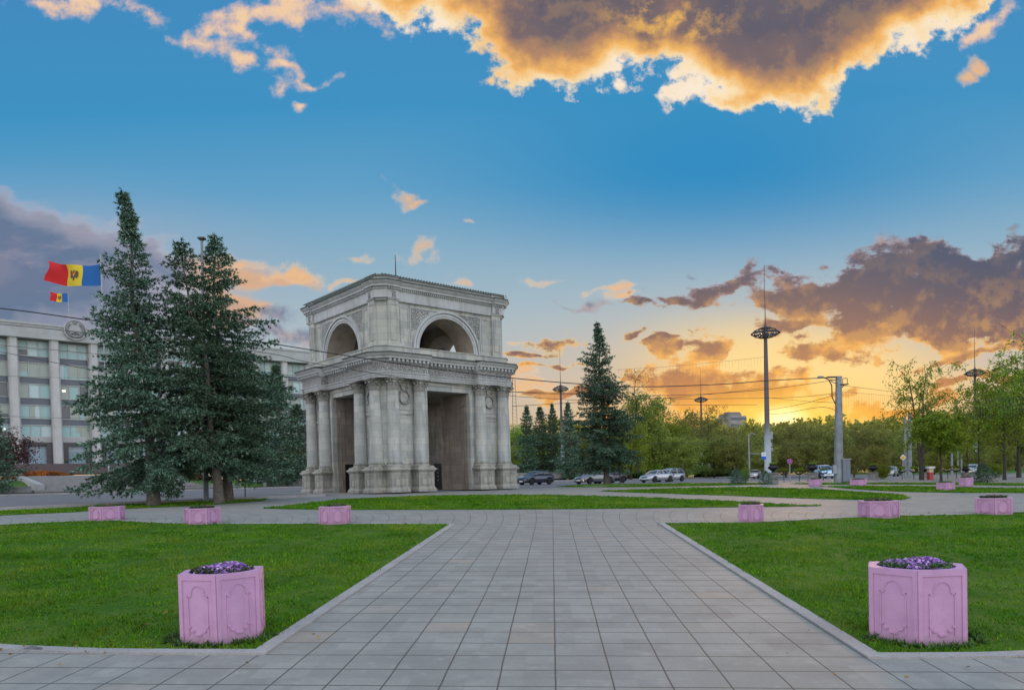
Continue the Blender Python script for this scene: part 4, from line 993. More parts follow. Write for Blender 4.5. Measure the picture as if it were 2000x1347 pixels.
# ------------------------------------------------------------------ pink concrete planters
MPINK = bpy.data.materials.new('pink_painted_concrete'); MPINK.use_nodes = True
_n = MPINK.node_tree; XX = NX(_n); _b = _n.nodes['Principled BSDF']; _t = _n.nodes.new('ShaderNodeTexCoord'); P_ = _t.outputs['Object']
_c = XX.mix(XX.mr(XX.noise(P_, 3, 6, .6), .35, .65), (.50, .28, .46), (.44, .245, .41))
_c = XX.mix(XX.mr(XX.noise(P_, 22, 5, .7), .5, .75, 0, .25), _c, (.45, .25, .40))
_s = _n.nodes.new('ShaderNodeSeparateXYZ'); _n.links.new(P_, _s.inputs[0])
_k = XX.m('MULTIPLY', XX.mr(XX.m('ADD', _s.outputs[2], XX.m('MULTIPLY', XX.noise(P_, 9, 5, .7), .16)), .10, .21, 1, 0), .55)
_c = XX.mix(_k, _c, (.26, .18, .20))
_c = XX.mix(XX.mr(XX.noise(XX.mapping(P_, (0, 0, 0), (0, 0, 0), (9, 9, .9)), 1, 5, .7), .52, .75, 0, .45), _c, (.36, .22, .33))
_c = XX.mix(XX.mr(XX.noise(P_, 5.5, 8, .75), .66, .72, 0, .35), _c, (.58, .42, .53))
_n.links.new(_c, _b.inputs['Base Color']); _b.inputs['Roughness'].default_value = .6
_h = XX.m('ADD', XX.noise(P_, 14, 5, .6), XX.m('MULTIPLY', XX.noise(P_, 70, 3, .6), .25)); _bp = _n.nodes.new('ShaderNodeBump'); _bp.inputs['Strength'].default_value = .35; _bp.inputs['Distance'].default_value = .012
_n.links.new(_h, _bp.inputs['Height']); _n.links.new(_bp.outputs[0], _b.inputs['Normal'])
MSOILD = mat('potting_soil', (.035, .025, .02), .95)
MPETAL = bpy.data.materials.new('pansy_petals'); MPETAL.use_nodes = True
_n = MPETAL.node_tree; XX = NX(_n); _g = _n.nodes.new('ShaderNodeNewGeometry')
_c = XX.ramp(_g.outputs['Random Per Island'], [(0, (.11, .03, .21)), (.35, (.20, .075, .34)), (.72, (.28, .12, .40)), (.88, (.52, .38, .56)), (1, (.14, .04, .22))])
_n.links.new(_c, _n.nodes['Principled BSDF'].inputs['Base Color'])
MLEAFP = m_leaf('pansy_leaves', [(0, (.03, .09, .015)), (1, (.08, .17, .03))], .5, .1)
MFAR = m_leaf('dark_red_bedding', [(0, (.13, .02, .05)), (.6, (.22, .04, .08)), (.8, (.05, .10, .03)), (1, (.30, .10, .16))], .5, 0)
def planter_meshes(side, h, sx=1.0, rel=1.0):
    """hexagonal tub: panels with a round-headed frame and a stepped foot in relief; the well is a real hole"""
    m_ = MB(); Rr = side
    def hexp(r, z): return [(r*math.cos(PI/3*i)*sx, r*math.sin(PI/3*i), z) for i in range(6)]
    m_.loft(hexp(Rr*.995, 0), hexp(Rr, h*.5), 0, True, False); m_.loft(hexp(Rr, h*.5), hexp(Rr, h), 0, False, False)
    n = 36; rin = Rr*.74
    cir = [(rin*math.cos(2*PI*i/n)*sx, rin*math.sin(2*PI*i/n), h) for i in range(n)]
    cir2 = [(x*.96, y*.96, h-.16) for x, y, z in cir]
    def hx(a):
        k = int(a//(PI/3)); f = (a-k*PI/3)/(PI/3); p = hexp(Rr, h)[k % 6]; q = hexp(Rr, h)[(k+1) % 6]; return (p[0]+(q[0]-p[0])*f, p[1]+(q[1]-p[1])*f, h)
    outr = [hx(2*PI*i/n+1e-9) for i in range(n)]
    m_.add(outr+cir, [(i, (i+1) % n, n+(i+1) % n, n+i) for i in range(n)]); m_.add(cir+cir2, [(i, (i+1) % n, n+(i+1) % n, n+i) for i in range(n)])
    for k in range(6):
        a, b = Vector(hexp(Rr, 0)[k]), Vector(hexp(Rr, 0)[(k+1) % 6]); ax = (b-a).normalized(); nm = Vector((ax.y, -ax.x, 0)); L = (b-a).length; c = (a+b)/2; S = h/.80; W = L/.6
        def bar(x0, x1, z0, z1, d=.014):
            ps = [c+ax*x*W+Vector((0, 0, z*S)) for x, z in ((x0, z0), (x1, z0), (x1, z1), (x0, z1))]; m_.loft([p+nm*-.002 for p in ps], [p+nm*d*.7*rel for p in ps], 0, False, True)
        # outer frame border: stiles at the edges, rails top and bottom
        bar(-.299, -.245, .0, .80, .018); bar(.245, .299, .0, .80, .018); bar(-.245, .245, .735, .80, .018)
        # raised round headed panel
        P = [(-.165, .10), (-.165, .555), (-.115, .555), (-.115, .58)]
        for i in range(0, 13): t = PI-PI*i/12; P.append((.115*math.cos(t), .58+.105*math.sin(t)))
        P += [(.115, .555), (.165, .555), (.165, .10)]
        # frame ridge = outline strip
        pts = P
        for i in range(len(pts)-1):
            (x0, z0), (x1, z1) = pts[i], pts[i+1]; L_ = math.hypot(x1-x0, z1-z0)
            if L_ < 1e-6: continue
            ox, oz = (z1-z0)/L_*.016, -(x1-x0)/L_*.016
            q = [c+ax*x*W+Vector((0, 0, z*S)) for x, z in ((x0, z0), (x1, z1), (x1+ox, z1+oz), (x0+ox, z0+oz))]
            m_.loft([p+nm*-.002 for p in q], [p+nm*.010*rel for p in q], 0, False, True)
        # stepped foot of the panel: little ledges
        for x0, x1, z0 in ((-.165, -.12, .19), (-.12, -.065, .145), (-.05, .05, .105), (.065, .12, .145), (.12, .165, .19)):
            bar(x0, x1, z0, z0+.022, .028)
    soil = MB(); soil.add([(x*.97, y*.97, h-.05) for x, y, z in cir], [tuple(range(n))])
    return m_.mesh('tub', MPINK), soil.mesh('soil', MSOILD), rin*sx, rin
def flowers_mesh(rx, ry, z, n, seed, near=True):
    rng = np.random.RandomState(seed); V = []; 
    a = rng.rand(n)*6.283; r = np.sqrt(rng.rand(n))*.97; cx = np.cos(a)*r*rx; cy = np.sin(a)*r*ry
    cz = z+.035+.075*(1-r**3)*rng.uniform(.6, 1.25, n)+.02*np.sin(9*cx)*np.cos(8*cy)
    mbp = []; 
    for i in range(n):
        t = Vector((rng.normal(0, .45), rng.normal(0, .45)-.45, 1)).normalized(); s = t.orthogonal().normalized(); u_ = t.cross(s); R_ = (.014+.006*rng.rand())*(1 if near else 2.0); c = Vector((cx[i], cy[i], cz[i]))
        k0 = rng.rand()*6.28; k = 5; pts = []
        for j in range(k):
            b = k0+2*PI*j/k; pts.append(c+(s*math.cos(b)+u_*math.sin(b))*R_+t*.004)
        for j in range(k): mbp.append((tuple(c), tuple(pts[j]), tuple(pts[(j+1) % k])))
    return np.array(mbp, np.float32).reshape(-1, 3)
def flower_obj(name, parent, rx, ry, z, seed, near):
    rng = np.random.RandomState(seed+5)
    V = flowers_mesh(rx, ry, z-.05, 620 if near else 70, seed, near)
    # petals share vertices per bloom so the colour is per bloom
    me = bpy.data.meshes.new('blooms'); nb = len(V)//15; vs = []; fs = []
    for i in range(nb):
        q = V[i*15:(i+1)*15]; o = len(vs); vs.append(q[0]); vs += [q[j*3+1] for j in range(5)]; fs += [(o, o+1+j, o+1+(j+1) % 5) for j in range(5)]
    me.from_pydata([tuple(map(float, v_)) for v_ in vs], [], fs); me.materials.append(MPETAL if near else MFAR); me.update()
    obj('blooms', me, parent)
    n = 900 if near else 260; a = rng.rand(n)*6.283; r = np.sqrt(rng.rand(n))*.98; C = np.stack([np.cos(a)*r*rx, np.sin(a)*r*ry, z-.06+.08*rng.rand(n)], 1); D = np.tile(np.array([[0, 0, 1.0]]), (n, 1))
    obj('leaves', tri_mesh('leaves', blades(C, D, 3, .05 if near else .09, .012 if near else .025, rng, .9), MLEAFP), parent)
def planter(px, base_y, wpx, hpx, rot, label, near=False, sx=1.0, seed=1, group='pink planters around the lawns', fw=1.9):
    x, y = g(px, base_y); W = wpx*y/F; H = hpx*y/F
    side = W/fw; y += side*.9*0
    d = Vector((x, y)); d2 = d*(1+side*.85/d.length); loc = Vector((d2.x, d2.y, terrain(d2.x, d2.y)-.01))
    rt = empty('planter', loc, math.radians(rot)+math.atan2(-x, y), label, 'planter', group)
    tub, soil, rx, ry = planter_meshes(side, H, sx, 0.8 if near else 1.7)
    obj('tub', tub, rt); obj('soil', soil, rt); f = empty('flowers', (0, 0, 0)); f.parent = rt
    flower_obj('flowers', f, rx*.93, ry*.93, H, seed, near); return rt, side
PL1 = planter(439, 1257, 154, 137, 22, 'pink hexagonal planter of purple pansies on the near lawn, left of the path', True, seed=3, fw=1.78)
PL2 = planter(1790, 1259, 177, 148, 32, 'pink hexagonal planter of purple pansies on the near lawn, right of the path', True, seed=4, fw=1.80)
for args in ((210, 1017, 60, 28, 12, 'squat pink planter nearest the tallest spruce'), (396, 1024.5, 64, 32, 45, 'squat pink planter in front of the two spruce trunks'), (655, 1024.5, 58, 36, 12, 'pink planter in front of the left half of the arch, on the lawn edge'),
             (1467, 1020, 49, 35, 30, 'narrow tall pink planter with red bedding plants, below the tallest mast'), (1716, 1012, 70, 34, 5, 'squat pink planter with red bedding plants at the corner of the right lawn'), (1941, 1005, 66, 33, 32, 'pink planter with dark leafy plants by the right edge'),
             (1592, 949.5, 24, 14, 32, 'small distant pink planter between two black urns'), (1676, 948, 31, 12, 32, 'low distant pink planter right of the grey trolley pole'), (1847, 957, 33, 15, 32, 'low pink planter in front of the slender round-crowned tree'), (1887, 951, 25, 19, 30, 'tall distant pink planter beneath the rightmost black urn')):
    planter(*args, seed=int(args[0]), fw=1.9)
# broad-leaved weeds round the near planters
rngw = np.random.RandomState(5)
def weeds(ctr, side, n, seed):
    rng = np.random.RandomState(seed); a = rng.uniform(-PI*.98, -.02, n); r = side*(1.0+.28*rng.rand(n))
    x = ctr.x+np.cos(a)*r; y = ctr.y+np.sin(a)*r; z = terr_v(x, y)+.01; C = np.stack([x, y, z], 1); D = np.stack([rng.normal(0, .6, n), rng.normal(0, .6, n), np.ones(n)*.9], 1)
    return blades(C, D, 7, .085, .012, rng, .9)
V = np.concatenate([weeds(PL1[0].location, PL1[1], 70, 1), weeds(PL2[0].location, PL2[1], 80, 2)])
o = obj('weeds', tri_mesh('weeds', V, m_leaf('weed_leaves', [(0, (.03, .10, .02)), (1, (.09, .19, .04))], .45, .2))); tag(o, kind='stuff')
# ------------------------------------------------------------------ park bank and terrace beyond the road
def zpark(t, e):
    zl = -.25+EZ; s = max(0, min(1, (t+30)/40)); top = 1.6*(1-s)+.75*s
    k = max(0, min(1, (e-38)/11)); k = k*k*(3-2*k)
    z = zl+.25+(top-.0)*k+max(0, min(38, e-50))*.037*(1-s)
    return z
def tep(px, e):
    """position along the avenue (t) of photo column px on the line at distance e behind the arch axis"""
    u_ = ray(px, 940).x; x0, y0 = wt(0, e); return (u_*y0-x0)/(er[0]-u_*er[1])
ts = lin(-110, 150, 52); es = [36.4]+lin(38, 50, 8)+[60, 70, 80, 88, 100, 130, 220]
vs = [(*wt(t, e), zpark(t, e)) for e in es for t in ts]; n = len(ts)
mb = MB(); mb.add(vs, [(j*n+i, j*n+i+1, (j+1)*n+i+1, (j+1)*n+i) for j in range(len(es)-1) for i in range(n-1)])
o = mb.build('park_ground', MEARTH, recalc=False); tag(o, kind='structure')
MGRAN = mat('grey_granite', (.27, .27, .27), .8, 0, (3, 6, .8), (20, .3, .01), (.17, .17, .175))
MGRAND = mat('dark_red_granite', (.10, .075, .08), .6, 0, (3, 6, .7), None, (.06, .05, .05))
def tebox(mb, t0, t1, e0, e1, z0, z1, mi=0):
    P = [wt(t0, e0), wt(t1, e0), wt(t1, e1), wt(t0, e1)]; mb.loft([(x, y, z0) for x, y in P], [(x, y, z1) for x, y in P], mi)
zr = -.25+EZ
# wide granite steps
mb = MB(); ta, tb = tep(66, 45), tep(352, 45)
for i in range(9): tebox(mb, ta, tb, 38.6+i*1.35, 55, zr-.2, zr+.45+.16*(i+1)+.12)
o = mb.build('steps', MGRAN); tag(o, 'broad shallow grey granite steps rising from the road towards the government building', 'steps')
mb = MB(); t0 = tep(62, 45)
P = [(38.2, .5), (38.2, 1.0), (51, 2.1), (51, .5)]
for q in (ta-.7,):
    A_ = [(*wt(q, e), zr+z) for e, z in P]; B_ = [(*wt(q+.6, e), zr+z) for e, z in P]; mb.loft(A_, B_)
o = mb.build('cheek_wall', mat('pale_granite', (.36, .36, .36), .8, 0, (3, 5, .5))); tag(o, 'pale sloping side wall at the left end of the granite steps', 'wall')
# sloping terrace paving up to the building
mb = MB(); vs = []
for e in (51, 60, 70, 80, 88.5):
    for t in lin(ta-3, tb+6, 6): vs.append((*wt(t, e), zpark(t, e)+.07))
mb.add(vs, [(j*7+i, j*7+i+1, (j+1)*7+i+1, (j+1)*7+i) for j in range(4) for i in range(6)]); o = mb.build('terrace', mat('terrace_paving', (.30, .285, .28), .85, 0, (.6, 5, .5)), recalc=False); tag(o, kind='structure')
# low wall along the pavement
for px0, px1, e, h, lb in ((-120, 61, 37.3, .75, 'low grey granite wall left of the broad steps'), (356, 470, 37.0, .55, 'low grey granite wall behind the three spruce trunks'), (520, 640, 38.5, 1.05, 'low grey granite wall beside the left columns of the arch'), (995, 1105, 38.5, 1.15, 'low grey granite wall just right of the arch')):
    mb = MB(); a, b = tep(px0, e), tep(px1, e); tebox(mb, a, b, e, e+.9, zr-.2, zr+h); tebox(mb, a, b, e-.06, e+.96, zr+h, zr+h+.09); o = mb.build('low_wall', MGRAN); tag(o, lb, 'wall', 'low granite walls beyond the road')
mb = MB(); a, b = tep(66, 37), tep(352, 37); tebox(mb, a, b, 36.9, 37.8, zr-.2, zr+.42); tebox(mb, a-.5, b+.5, 37.8, 38.6, zr-.2, zr+.50); o = mb.build('ledge', MGRAN); tag(o, 'long low granite ledge at the foot of the broad steps', 'ledge')
# ------------------------------------------------------------------ government building
MCON = mat('weathered_concrete_cladding', (.42, .445, .45), .85, 0, (.5, 7, .8), (8, .4, .02), (.31, .31, .30))
MPIL = mat('fluted_pale_concrete', (.50, .505, .50), .85, 0, (.8, 6, .7), (6, .4, .02), (.36, .35, .34))
MGL = mat('window_glass_pale_blinds', (.26, .45, .46), .22, 0, (.25, 2, .6), None, (.33, .48, .47)); MGL2 = mat('window_glass_cream_blinds', (.31, .37, .32), .2, 0, (.25, 2, .6), None, (.28, .33, .30)); MGL3 = mat('window_glass_open_dark', (.10, .12, .13), .12)
MGL4 = mat('window_glass_white_blinds', (.42, .56, .57), .25)
MSPD = mat('dark_blue_spandrel_glass', (.075, .10, .13), .3, 0, (.6, 2, .5), None, (.11, .14, .17))
MFRM = mat('aluminium_frames', (.40, .42, .42), .5, .2)
MPOR = mat('dark_stone_portal', (.045, .047, .052), .35); MDRG = mat('entrance_glass', (.22, .34, .42), .1, 0, (.3, 2, .5), None, (.12, .18, .22))
MLAMP = bpy.data.materials.new('lit_ceiling_lamp'); MLAMP.use_nodes = True; _b = MLAMP.node_tree.nodes['Principled BSDF']; _b.inputs['Emission Color'].default_value = (1, .95, .8, 1); _b.inputs['Emission Strength'].default_value = 1.6
BP = catmull([(-112, 92), (-98, 106), (-82.8, 120.5), (-70.5, 131.5), (-56, 145.5), (-42.9, 156.5), (-25, 169), (-5, 181)], 12)
cum = [0]
for a, b in zip(BP[:-1], BP[1:]): cum.append(cum[-1]+math.hypot(b[0]-a[0], b[1]-a[1]))
def bpos(s):
    for i in range(len(cum)-1):
        if cum[i+1] >= s:
            k = (s-cum[i])/(cum[i+1]-cum[i]); a, b = Vector(BP[i]), Vector(BP[i+1]); d = (b-a).normalized(); return a.lerp(b, k), d, Vector((d.y, -d.x))
s104 = min(range(0, 6000), key=lambda i: abs((lambda p: p[0].x/p[0].y)(bpos(i*.02+.01))-ray(104, 665).x))*.02+.01
BAY = 5.85
ks = [k for k in range(-6, 14) if 1 < s104+k*BAY < cum[-1]-2]
c0 = bpos(s104)[0]
GOV = empty('government_building', (c0.x, c0.y, 4.7+EZ), 0, 'long concave grey office block with tall pillars and a round emblem on its roofline', 'building')
GOVL = Vector((c0.x, c0.y, 4.7+EZ))
def q3(s, n, z):
    p, d, nn = bpos(s); return Vector((p.x+nn.x*n, p.y+nn.y*n, z+EZ))-GOVL
def sbox(mb, s0, s1, n0, n1, z0, z1, mi=0, seg=1):
    for i in range(seg):
        a, b = s0+(s1-s0)*i/seg, s0+(s1-s0)*(i+1)/seg
        mb.loft([q3(a, n0, z0), q3(b, n0, z0), q3(b, n1, z0), q3(a, n1, z0)], [q3(a, n0, z1), q3(b, n0, z1), q3(b, n1, z1), q3(a, n1, z1)], mi)
S0, S1 = s104+ks[0]*BAY, s104+ks[-1]*BAY
mb = MB(); sbox(mb, S0-1, S1+1, -14, -1.0, 4.7, 27.2, 0, 20); sbox(mb, S0-1, S1+1, -1.0, 1.15, 25.3, 27.5, 0, 20); sbox(mb, S0-1, S1+1, -1.2, 1.3, 27.5, 27.85, 0, 20)
sbox(mb, S0-1, S1+1, 1.15, 1.24, 25.3, 25.55, 0, 20); mb.build('wall', MCON, GOV)
for k in ks:
    s = s104+k*BAY; mb = MB(); n_ = 6
    ring = [(-.72, -.95), (-.72, .55), (-.45, .95), (.45, .95), (.72, .55), (.72, -.95)]
    mb.loft([q3(s+a, b, 4.7) for a, b in ring], [q3(s+a, b, 25.3) for a, b in ring])
    mb.build('pillar', MPIL, GOV)
rw = random.Random(4)
rows = [(22.6, 25.1), (19.1, 21.5), (15.7, 18.0), (12.3, 14.5), (9.3, 11.2)]
for k in ks[:-1]:
    a, b = s104+k*BAY+.75, s104+(k+1)*BAY-.75; wv = (b-a)/3
    mb = MB()
    for i, (z0, z1) in enumerate(rows):
        zt = rows[i-1][0] if i else 25.2
        if i: mb = MB(); sbox(mb, a, b, -.9, -.62, z1, zt); mb.build('spandrel_panel', MSPD, GOV)
    mb = MB(); sbox(mb, a, b, -.9, -.5, 8.35, 9.25); mb.build('base_band', MCON, GOV)
    for i, (z0, z1) in enumerate(rows):
        mb = MB()
        for j in range(3):
            mi = rw.choice([0, 0, 1, 1, 3, 0, 1]) if i else rw.choice([0, 0, 0, 3])
            if rw.random() < .06: mi = 2
            x0 = a+wv*j; sp = 2 if rw.random() < .25 else 1
            cut = x0+wv*(rw.choice([.5, .62]) if sp == 2 else 1)
            sbox(mb, x0+.05, cut, -.9, -.66, z0+.06, z1-.06, mi)
            if sp == 2: sbox(mb, cut, x0+wv-.05, -.9, -.66, z0+.06, z1-.06, rw.choice([0, 1, 3, 2]))
            # a thin drawn edge of blind
            if mi != 2 and rw.random() < .6: zz = z0+(z1-z0)*rw.uniform(.15, .5); sbox(mb, x0+.06, x0+wv-.06, -.66, -.655, z0+.1, zz, 2 if rw.random() < .2 else 0)
        if rw.random() < .22:
            j = rw.randint(0, 2); sbox(mb, a+wv*(j+.25), a+wv*(j+.6), -.655, -.65, z0+(z1-z0)*.55, z0+(z1-z0)*.68, 4)
        wn_ = mb.build('window', [MGL, MGL2, MGL3, MGL4, MLAMP], GOV)
        fr = MB()
        for j in range(4): sbox(fr, a+wv*j-.05, a+wv*j+.05, -.66, -.52, z0, z1)
        sbox(fr, a, b, -.66, -.5, z0-.05, z0+.05); sbox(fr, a, b, -.66, -.5, z1-.05, z1+.05)
        if i == 0: sbox(fr, a, b, -.66, -.54, 23.75, 23.83)
        fr.build('frame', MFRM, wn_)
    mb = MB(); sbox(mb, a-.02, b+.02, -.95, -.1, 7.75, 8.34); sbox(mb, a, a+.85, -.95, -.1, 4.7, 7.75); sbox(mb, b-.85, b, -.95, -.1, 4.7, 7.75); mb.build('portal', MPOR, GOV)
    mb = MB(); sbox(mb, a+.86, b-.86, -.9, -.6, 4.7, 7.74)
    for j in range(4): x0 = a+.86+(b-a-1.72)*j/3; sbox(mb, x0-.04, x0+.04, -.6, -.5, 4.7, 7.74, 1)
    sbox(mb, a+.86, b-.86, -.6, -.5, 6.9, 7.0, 1); mb.build('door', [MDRG if k % 2 else MDRG, MFRM], GOV)
# dark granite stairs
mb = MB()
for i in range(9): sbox(mb, S0, S1, -1, 8.5-i*.8, 2.9+i*.2, 3.1+i*.2-.001, 0, 20)
mb.build('stair', MGRAND, GOV)
# round emblem standing on the fascia : wreath disc with a star and rays
u_ = min(range(0, 8000), key=lambda i: abs((lambda p: p[0].x/p[0].y)(bpos(i*.015+.01))-ray(143, 646).x))*.015+.01
p_, d_, nn = bpos(u_); mb = MB(); cz = (ray(143, 647).z*p_.y)-4.7; Rm = 19.5*p_.y/F
e = empty('emblem', (p_.x+nn.x*1.4-GOVL.x, p_.y+nn.y*1.4-GOVL.y, cz), math.atan2(d_.y, d_.x)); e.parent = GOV
def disc(mb, r0, r1, y0, y1, n=40, mi=0, cx=0, cz_=0):
    for i in range(n):
        t0, t1 = 2*PI*i/n, 2*PI*(i+1)/n
        q = [(cx+r*math.cos(t), cz_+r*math.sin(t)) for r, t in ((r0, t0), (r1, t0), (r1, t1), (r0, t1))]
        mb.loft([(x, y0, z) for x, z in q], [(x, y1, z) for x, z in q], mi)
mb = MB(); disc(mb, 0.0, Rm, .35, 0, mi=0); disc(mb, Rm*.9, Rm, 0, -.14, mi=0); mb.build('disc', MCON, e)
mb = MB()
for s in (-1, 1):
    rs = []
    for i in range(15):
        t = -PI/2+s*(.35+i*.155); rr = .10+.10*(i % 2); c = Vector((Rm*.72*math.cos(t), -.08, Rm*.72*math.sin(t))); rs.append(c)
    mb.tube(rs, [(.16+.12*(i % 2)) for i in range(15)], 6)
for i in range(7):
    t = -PI/2+(i-3)*.30; mb.tube([(0, -.06, -Rm*.45), (Rm*.66*math.cos(t)*.95, -.06, -Rm*.45+Rm*.42*(math.sin(t)+1.0)+.1)], [.12, .05], 5)
mb.tube([(-Rm*.62, -.1, -Rm*.5), (0, -.12, -Rm*.22), (Rm*.62, -.1, -Rm*.5)], .17, 5); mb.tube([(-Rm*.5, -.1, -Rm*.62), (0, -.12, -Rm*.72), (Rm*.5, -.1, -Rm*.62)], .15, 5)
st = []
for i in range(10): r_ = (.42 if i % 2 == 0 else .18); t = PI/2+i*PI/5; st.append((r_*math.cos(t), Rm*.72+r_*math.sin(t)))
mb.loft([(x, -.02, z) for x, z in st], [(x, -.16, z) for x, z in st]); mb.build('wreath', mat('bronze_grey_relief', (.20, .21, .21), .7), e)
# ------------------------------------------------------------------ flags
MFB = mat('blue_flag_cloth', (.005, .10, .33), .8); MFY = mat('yellow_flag_cloth', (.62, .47, .02), .8); MFR = mat('red_flag_cloth', (.50, .008, .012), .8)
MEAG = mat('brown_flag_emblem', (.13, .07, .02), .8); MEAR = mat('red_flag_emblem', (.55, .09, .02), .8)
MPOLE = mat('galvanised_pole', (.30, .33, .36), .45, .4, (4, 4, .5), None, (.22, .24, .26))
def flag_mesh(W, H, drop, amp, phase):
    nx, nz = 36, 10; mb = MB(); vs = []
    def P(a, b):
        x = -W*a; z = -H*b*(1-.10*a)-.02
        dz_ = drop*math.sin(a*PI*1.15)*-1+ .30*W*0*a
        y = amp*math.sin(a*9+phase+b*1.2)*(.25+a)
        return (x+.04*W*math.sin(b*5)*a, y, z+dz_+W*.075*a*a*(1.0-.5*b))
    for i in range(nx+1):
        for j in range(nz+1): vs.append(P(i/nx, j/nz))
    fs = []; ms = []
    for i in range(nx):
        for j in range(nz): fs.append((i*(nz+1)+j, (i+1)*(nz+1)+j, (i+1)*(nz+1)+j+1, i*(nz+1)+j+1)); ms.append(min(2, i*3//nx))
    me = bpy.data.meshes.new('cloth'); me.from_pydata(vs, [], fs)
    for m_ in (MFB, MFY, MFR): me.materials.append(m_)
    me.polygons.foreach_set('material_index', ms); me.polygons.foreach_set('use_smooth', [True]*len(fs)); me.update()
    # emblem: spread-winged bird with a shield, laid on the cloth
    E_ = MB()
    def shp(pts, mi, off):
        def mp(x, z): a = .5-x*H/W*1.0; b = .5-z; q = P(a, b); return (q[0], q[1]-off, q[2])
        def mq(x, z): a = .5-x*H/W*1.0; b = .5-z; q = P(a, b); return (q[0], q[1]+off, q[2])
        n = len(pts); c = (sum(p[0] for p in pts)/n, sum(p[1] for p in pts)/n)
        for f_ in (mp, mq):
            o_ = [f_(*p) for p in pts]+[f_(*c)]; E_.add(o_, [(i, (i+1) % n, n) for i in range(n)], mi)
    wing = lambda s: [(s*.03, .10), (s*.09, .17), (s*.12, .24), (s*.17, .20), (s*.20, .22), (s*.22, .13), (s*.25, .10), (s*.22, .02), (s*.25, -.05), (s*.20, -.10), (s*.19, -.17), (s*.12, -.13), (s*.04, -.10)]
    shp(wing(1), 0, .02); shp(wing(-1), 0, .02); shp([(-.05, -.08), (.05, -.08), (.07, -.20), (0, -.26), (-.07, -.20)], 0, .02); shp([(-.03, .12), (-.045, .20), (0, .25), (.05, .21), (.03, .12)], 0, .02)
    shp([(-.08, .11), (.08, .11), (.08, 0), (-.08, 0)], 1, .035); shp([(-.08, 0), (.08, 0), (.05, -.10), (0, -.14), (-.05, -.10)], 2, .035); shp([(-.03, .06), (.03, .06), (.02, -.05), (-.02, -.05)], 3, .045)
    return me, E_.mesh('emblem', [MEAG, MEAR, mat('blue_shield', (.02, .06, .2), .8), MFY], False)
def flag(px, y0, y1, Y, wpx, hpx, drop, amp, ph, base_z, lbf, lbp, rad, seed):
    T = at(px, y0, Y); B = Vector((T.x, T.y, base_z)); Wd = wpx*Y/F; Hh = hpx*Y/F
    p = empty('flagpole', B, 0, lbp, 'flagpole', 'flagpoles'); mb = MB(); mb.tube([(0, 0, 0), (0, 0, T.z-base_z)], [rad, rad*.5], 10); mb.lathe([(0, -.1), (rad*.9, 0), (0, .12)], (0, 0, T.z-base_z+.1), 8); mb.build('pole', MPOLE, p)
    mb = MB(); mb.lathe([(rad*2.2, 0), (rad*2.2, .1), (rad*1.3, .25)], (0, 0, 0), 12); mb.build('foot', MPOLE, p)
    Z = at(px, y1, Y).z
    f = empty('flag', (T.x-rad*.8, T.y, Z), .0, lbf, 'flag', 'national flags'); cl, em = flag_mesh(Wd, Hh, drop*Y/F, amp, ph)
    c = obj('cloth', cl, f); obj('emblem', em, c)
xx, yy = gy(197, 104)[:2]; t_, e_ = te(xx, yy)
flag(196, 498, 515, 104, 100, 41, 3.5, .6, .4, zpark(t_, e_), 'large blue, yellow and red flag flying beside the tallest spruce', 'tall flagpole of the large flag, beside the tallest spruce', .13, 1)
pp = bpos(u_-.5)[0]; flag(132.5, 570, 572, pp.y+4, 33, 17, 1.0, .2, 2.0, 27.6+EZ, 'small blue, yellow and red flag on the roof of the office block', 'thin flagpole on the office block roof above the round emblem', .07, 2)
# ------------------------------------------------------------------ things in front of the building
def boxtree(name, c, h, rz, n, seed, ln, mat_, label, cat, group=None, kind=None):
    rng = np.random.RandomState(seed); C = rng.uniform(-1, 1, (n, 3)); k = rng.randint(0, 3, n); sg = rng.choice([-1, 1], n)
    for i in range(n):
        if rng.rand() < .75: C[i, k[i]] = sg[i] if k[i] != 2 else 1
    D = C/np.linalg.norm(C, axis=1)[:, None]; C = C*np.array(h)*(1+rng.normal(0, .05, (n, 1))); 
    me = tri_mesh('leaves', blades(C, D, 4, ln, ln*.28, rng, 1.0), mat_)
    o = empty(name, c, rz, label, cat, group, kind) ; obj('leaves', me, o)
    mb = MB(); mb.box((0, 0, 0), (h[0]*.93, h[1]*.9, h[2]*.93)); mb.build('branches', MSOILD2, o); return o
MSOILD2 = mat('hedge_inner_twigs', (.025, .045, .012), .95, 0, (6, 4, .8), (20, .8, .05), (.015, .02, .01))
def hedge(px0, px1, e, h, z, label, n=3500, seed=2, w=.8, mat_=None):
    a, b = tep(px0, e), tep(px1, e); x, y = wt((a+b)/2, e); boxtree('hedge', (x, y, zpark((a+b)/2, e)+h/2+z), ((b-a)/2, w, h/2), PI/2-YAW, n, seed, .28, mat_ or LF_HDG, label, 'hedge', 'clipped hedges')
hedge(505, 640, 47, 1.0, .1, 'clipped green hedge beside the left columns of the arch', 4500)
hedge(1218, 1330, 36.9+2, .75, -.35, 'low clipped hedge behind the silver cars', 4000, 5); hedge(1366, 1424, 38.9, .75, -.35, 'low clipped hedge behind the leftmost small spruce bush', 2500, 6)
b_ = empty('notice_board', (0, 0, 0), PI/2-YAW, 'pale blue-white notice board beneath the big spruces', 'notice board'); t_ = tep(502, 44); x, y = wt(t_, 44); b_.location = (x, y, zpark(t_, 44))
mb = MB(); mb.bx(-.75, -.03, -.1, .1, .1, 1.55); mb.bx(.03, .75, -.1, .1, .1, 1.55); mb.build('panel', mat('pale_blue_panel', (.42, .50, .56), .4), b_); mb = MB(); 
for q in (-.78, 0, .78): mb.bx(q-.03, q+.03, -.05, .05, 0, 1.65)
mb.build('frame', MPOLE, b_)
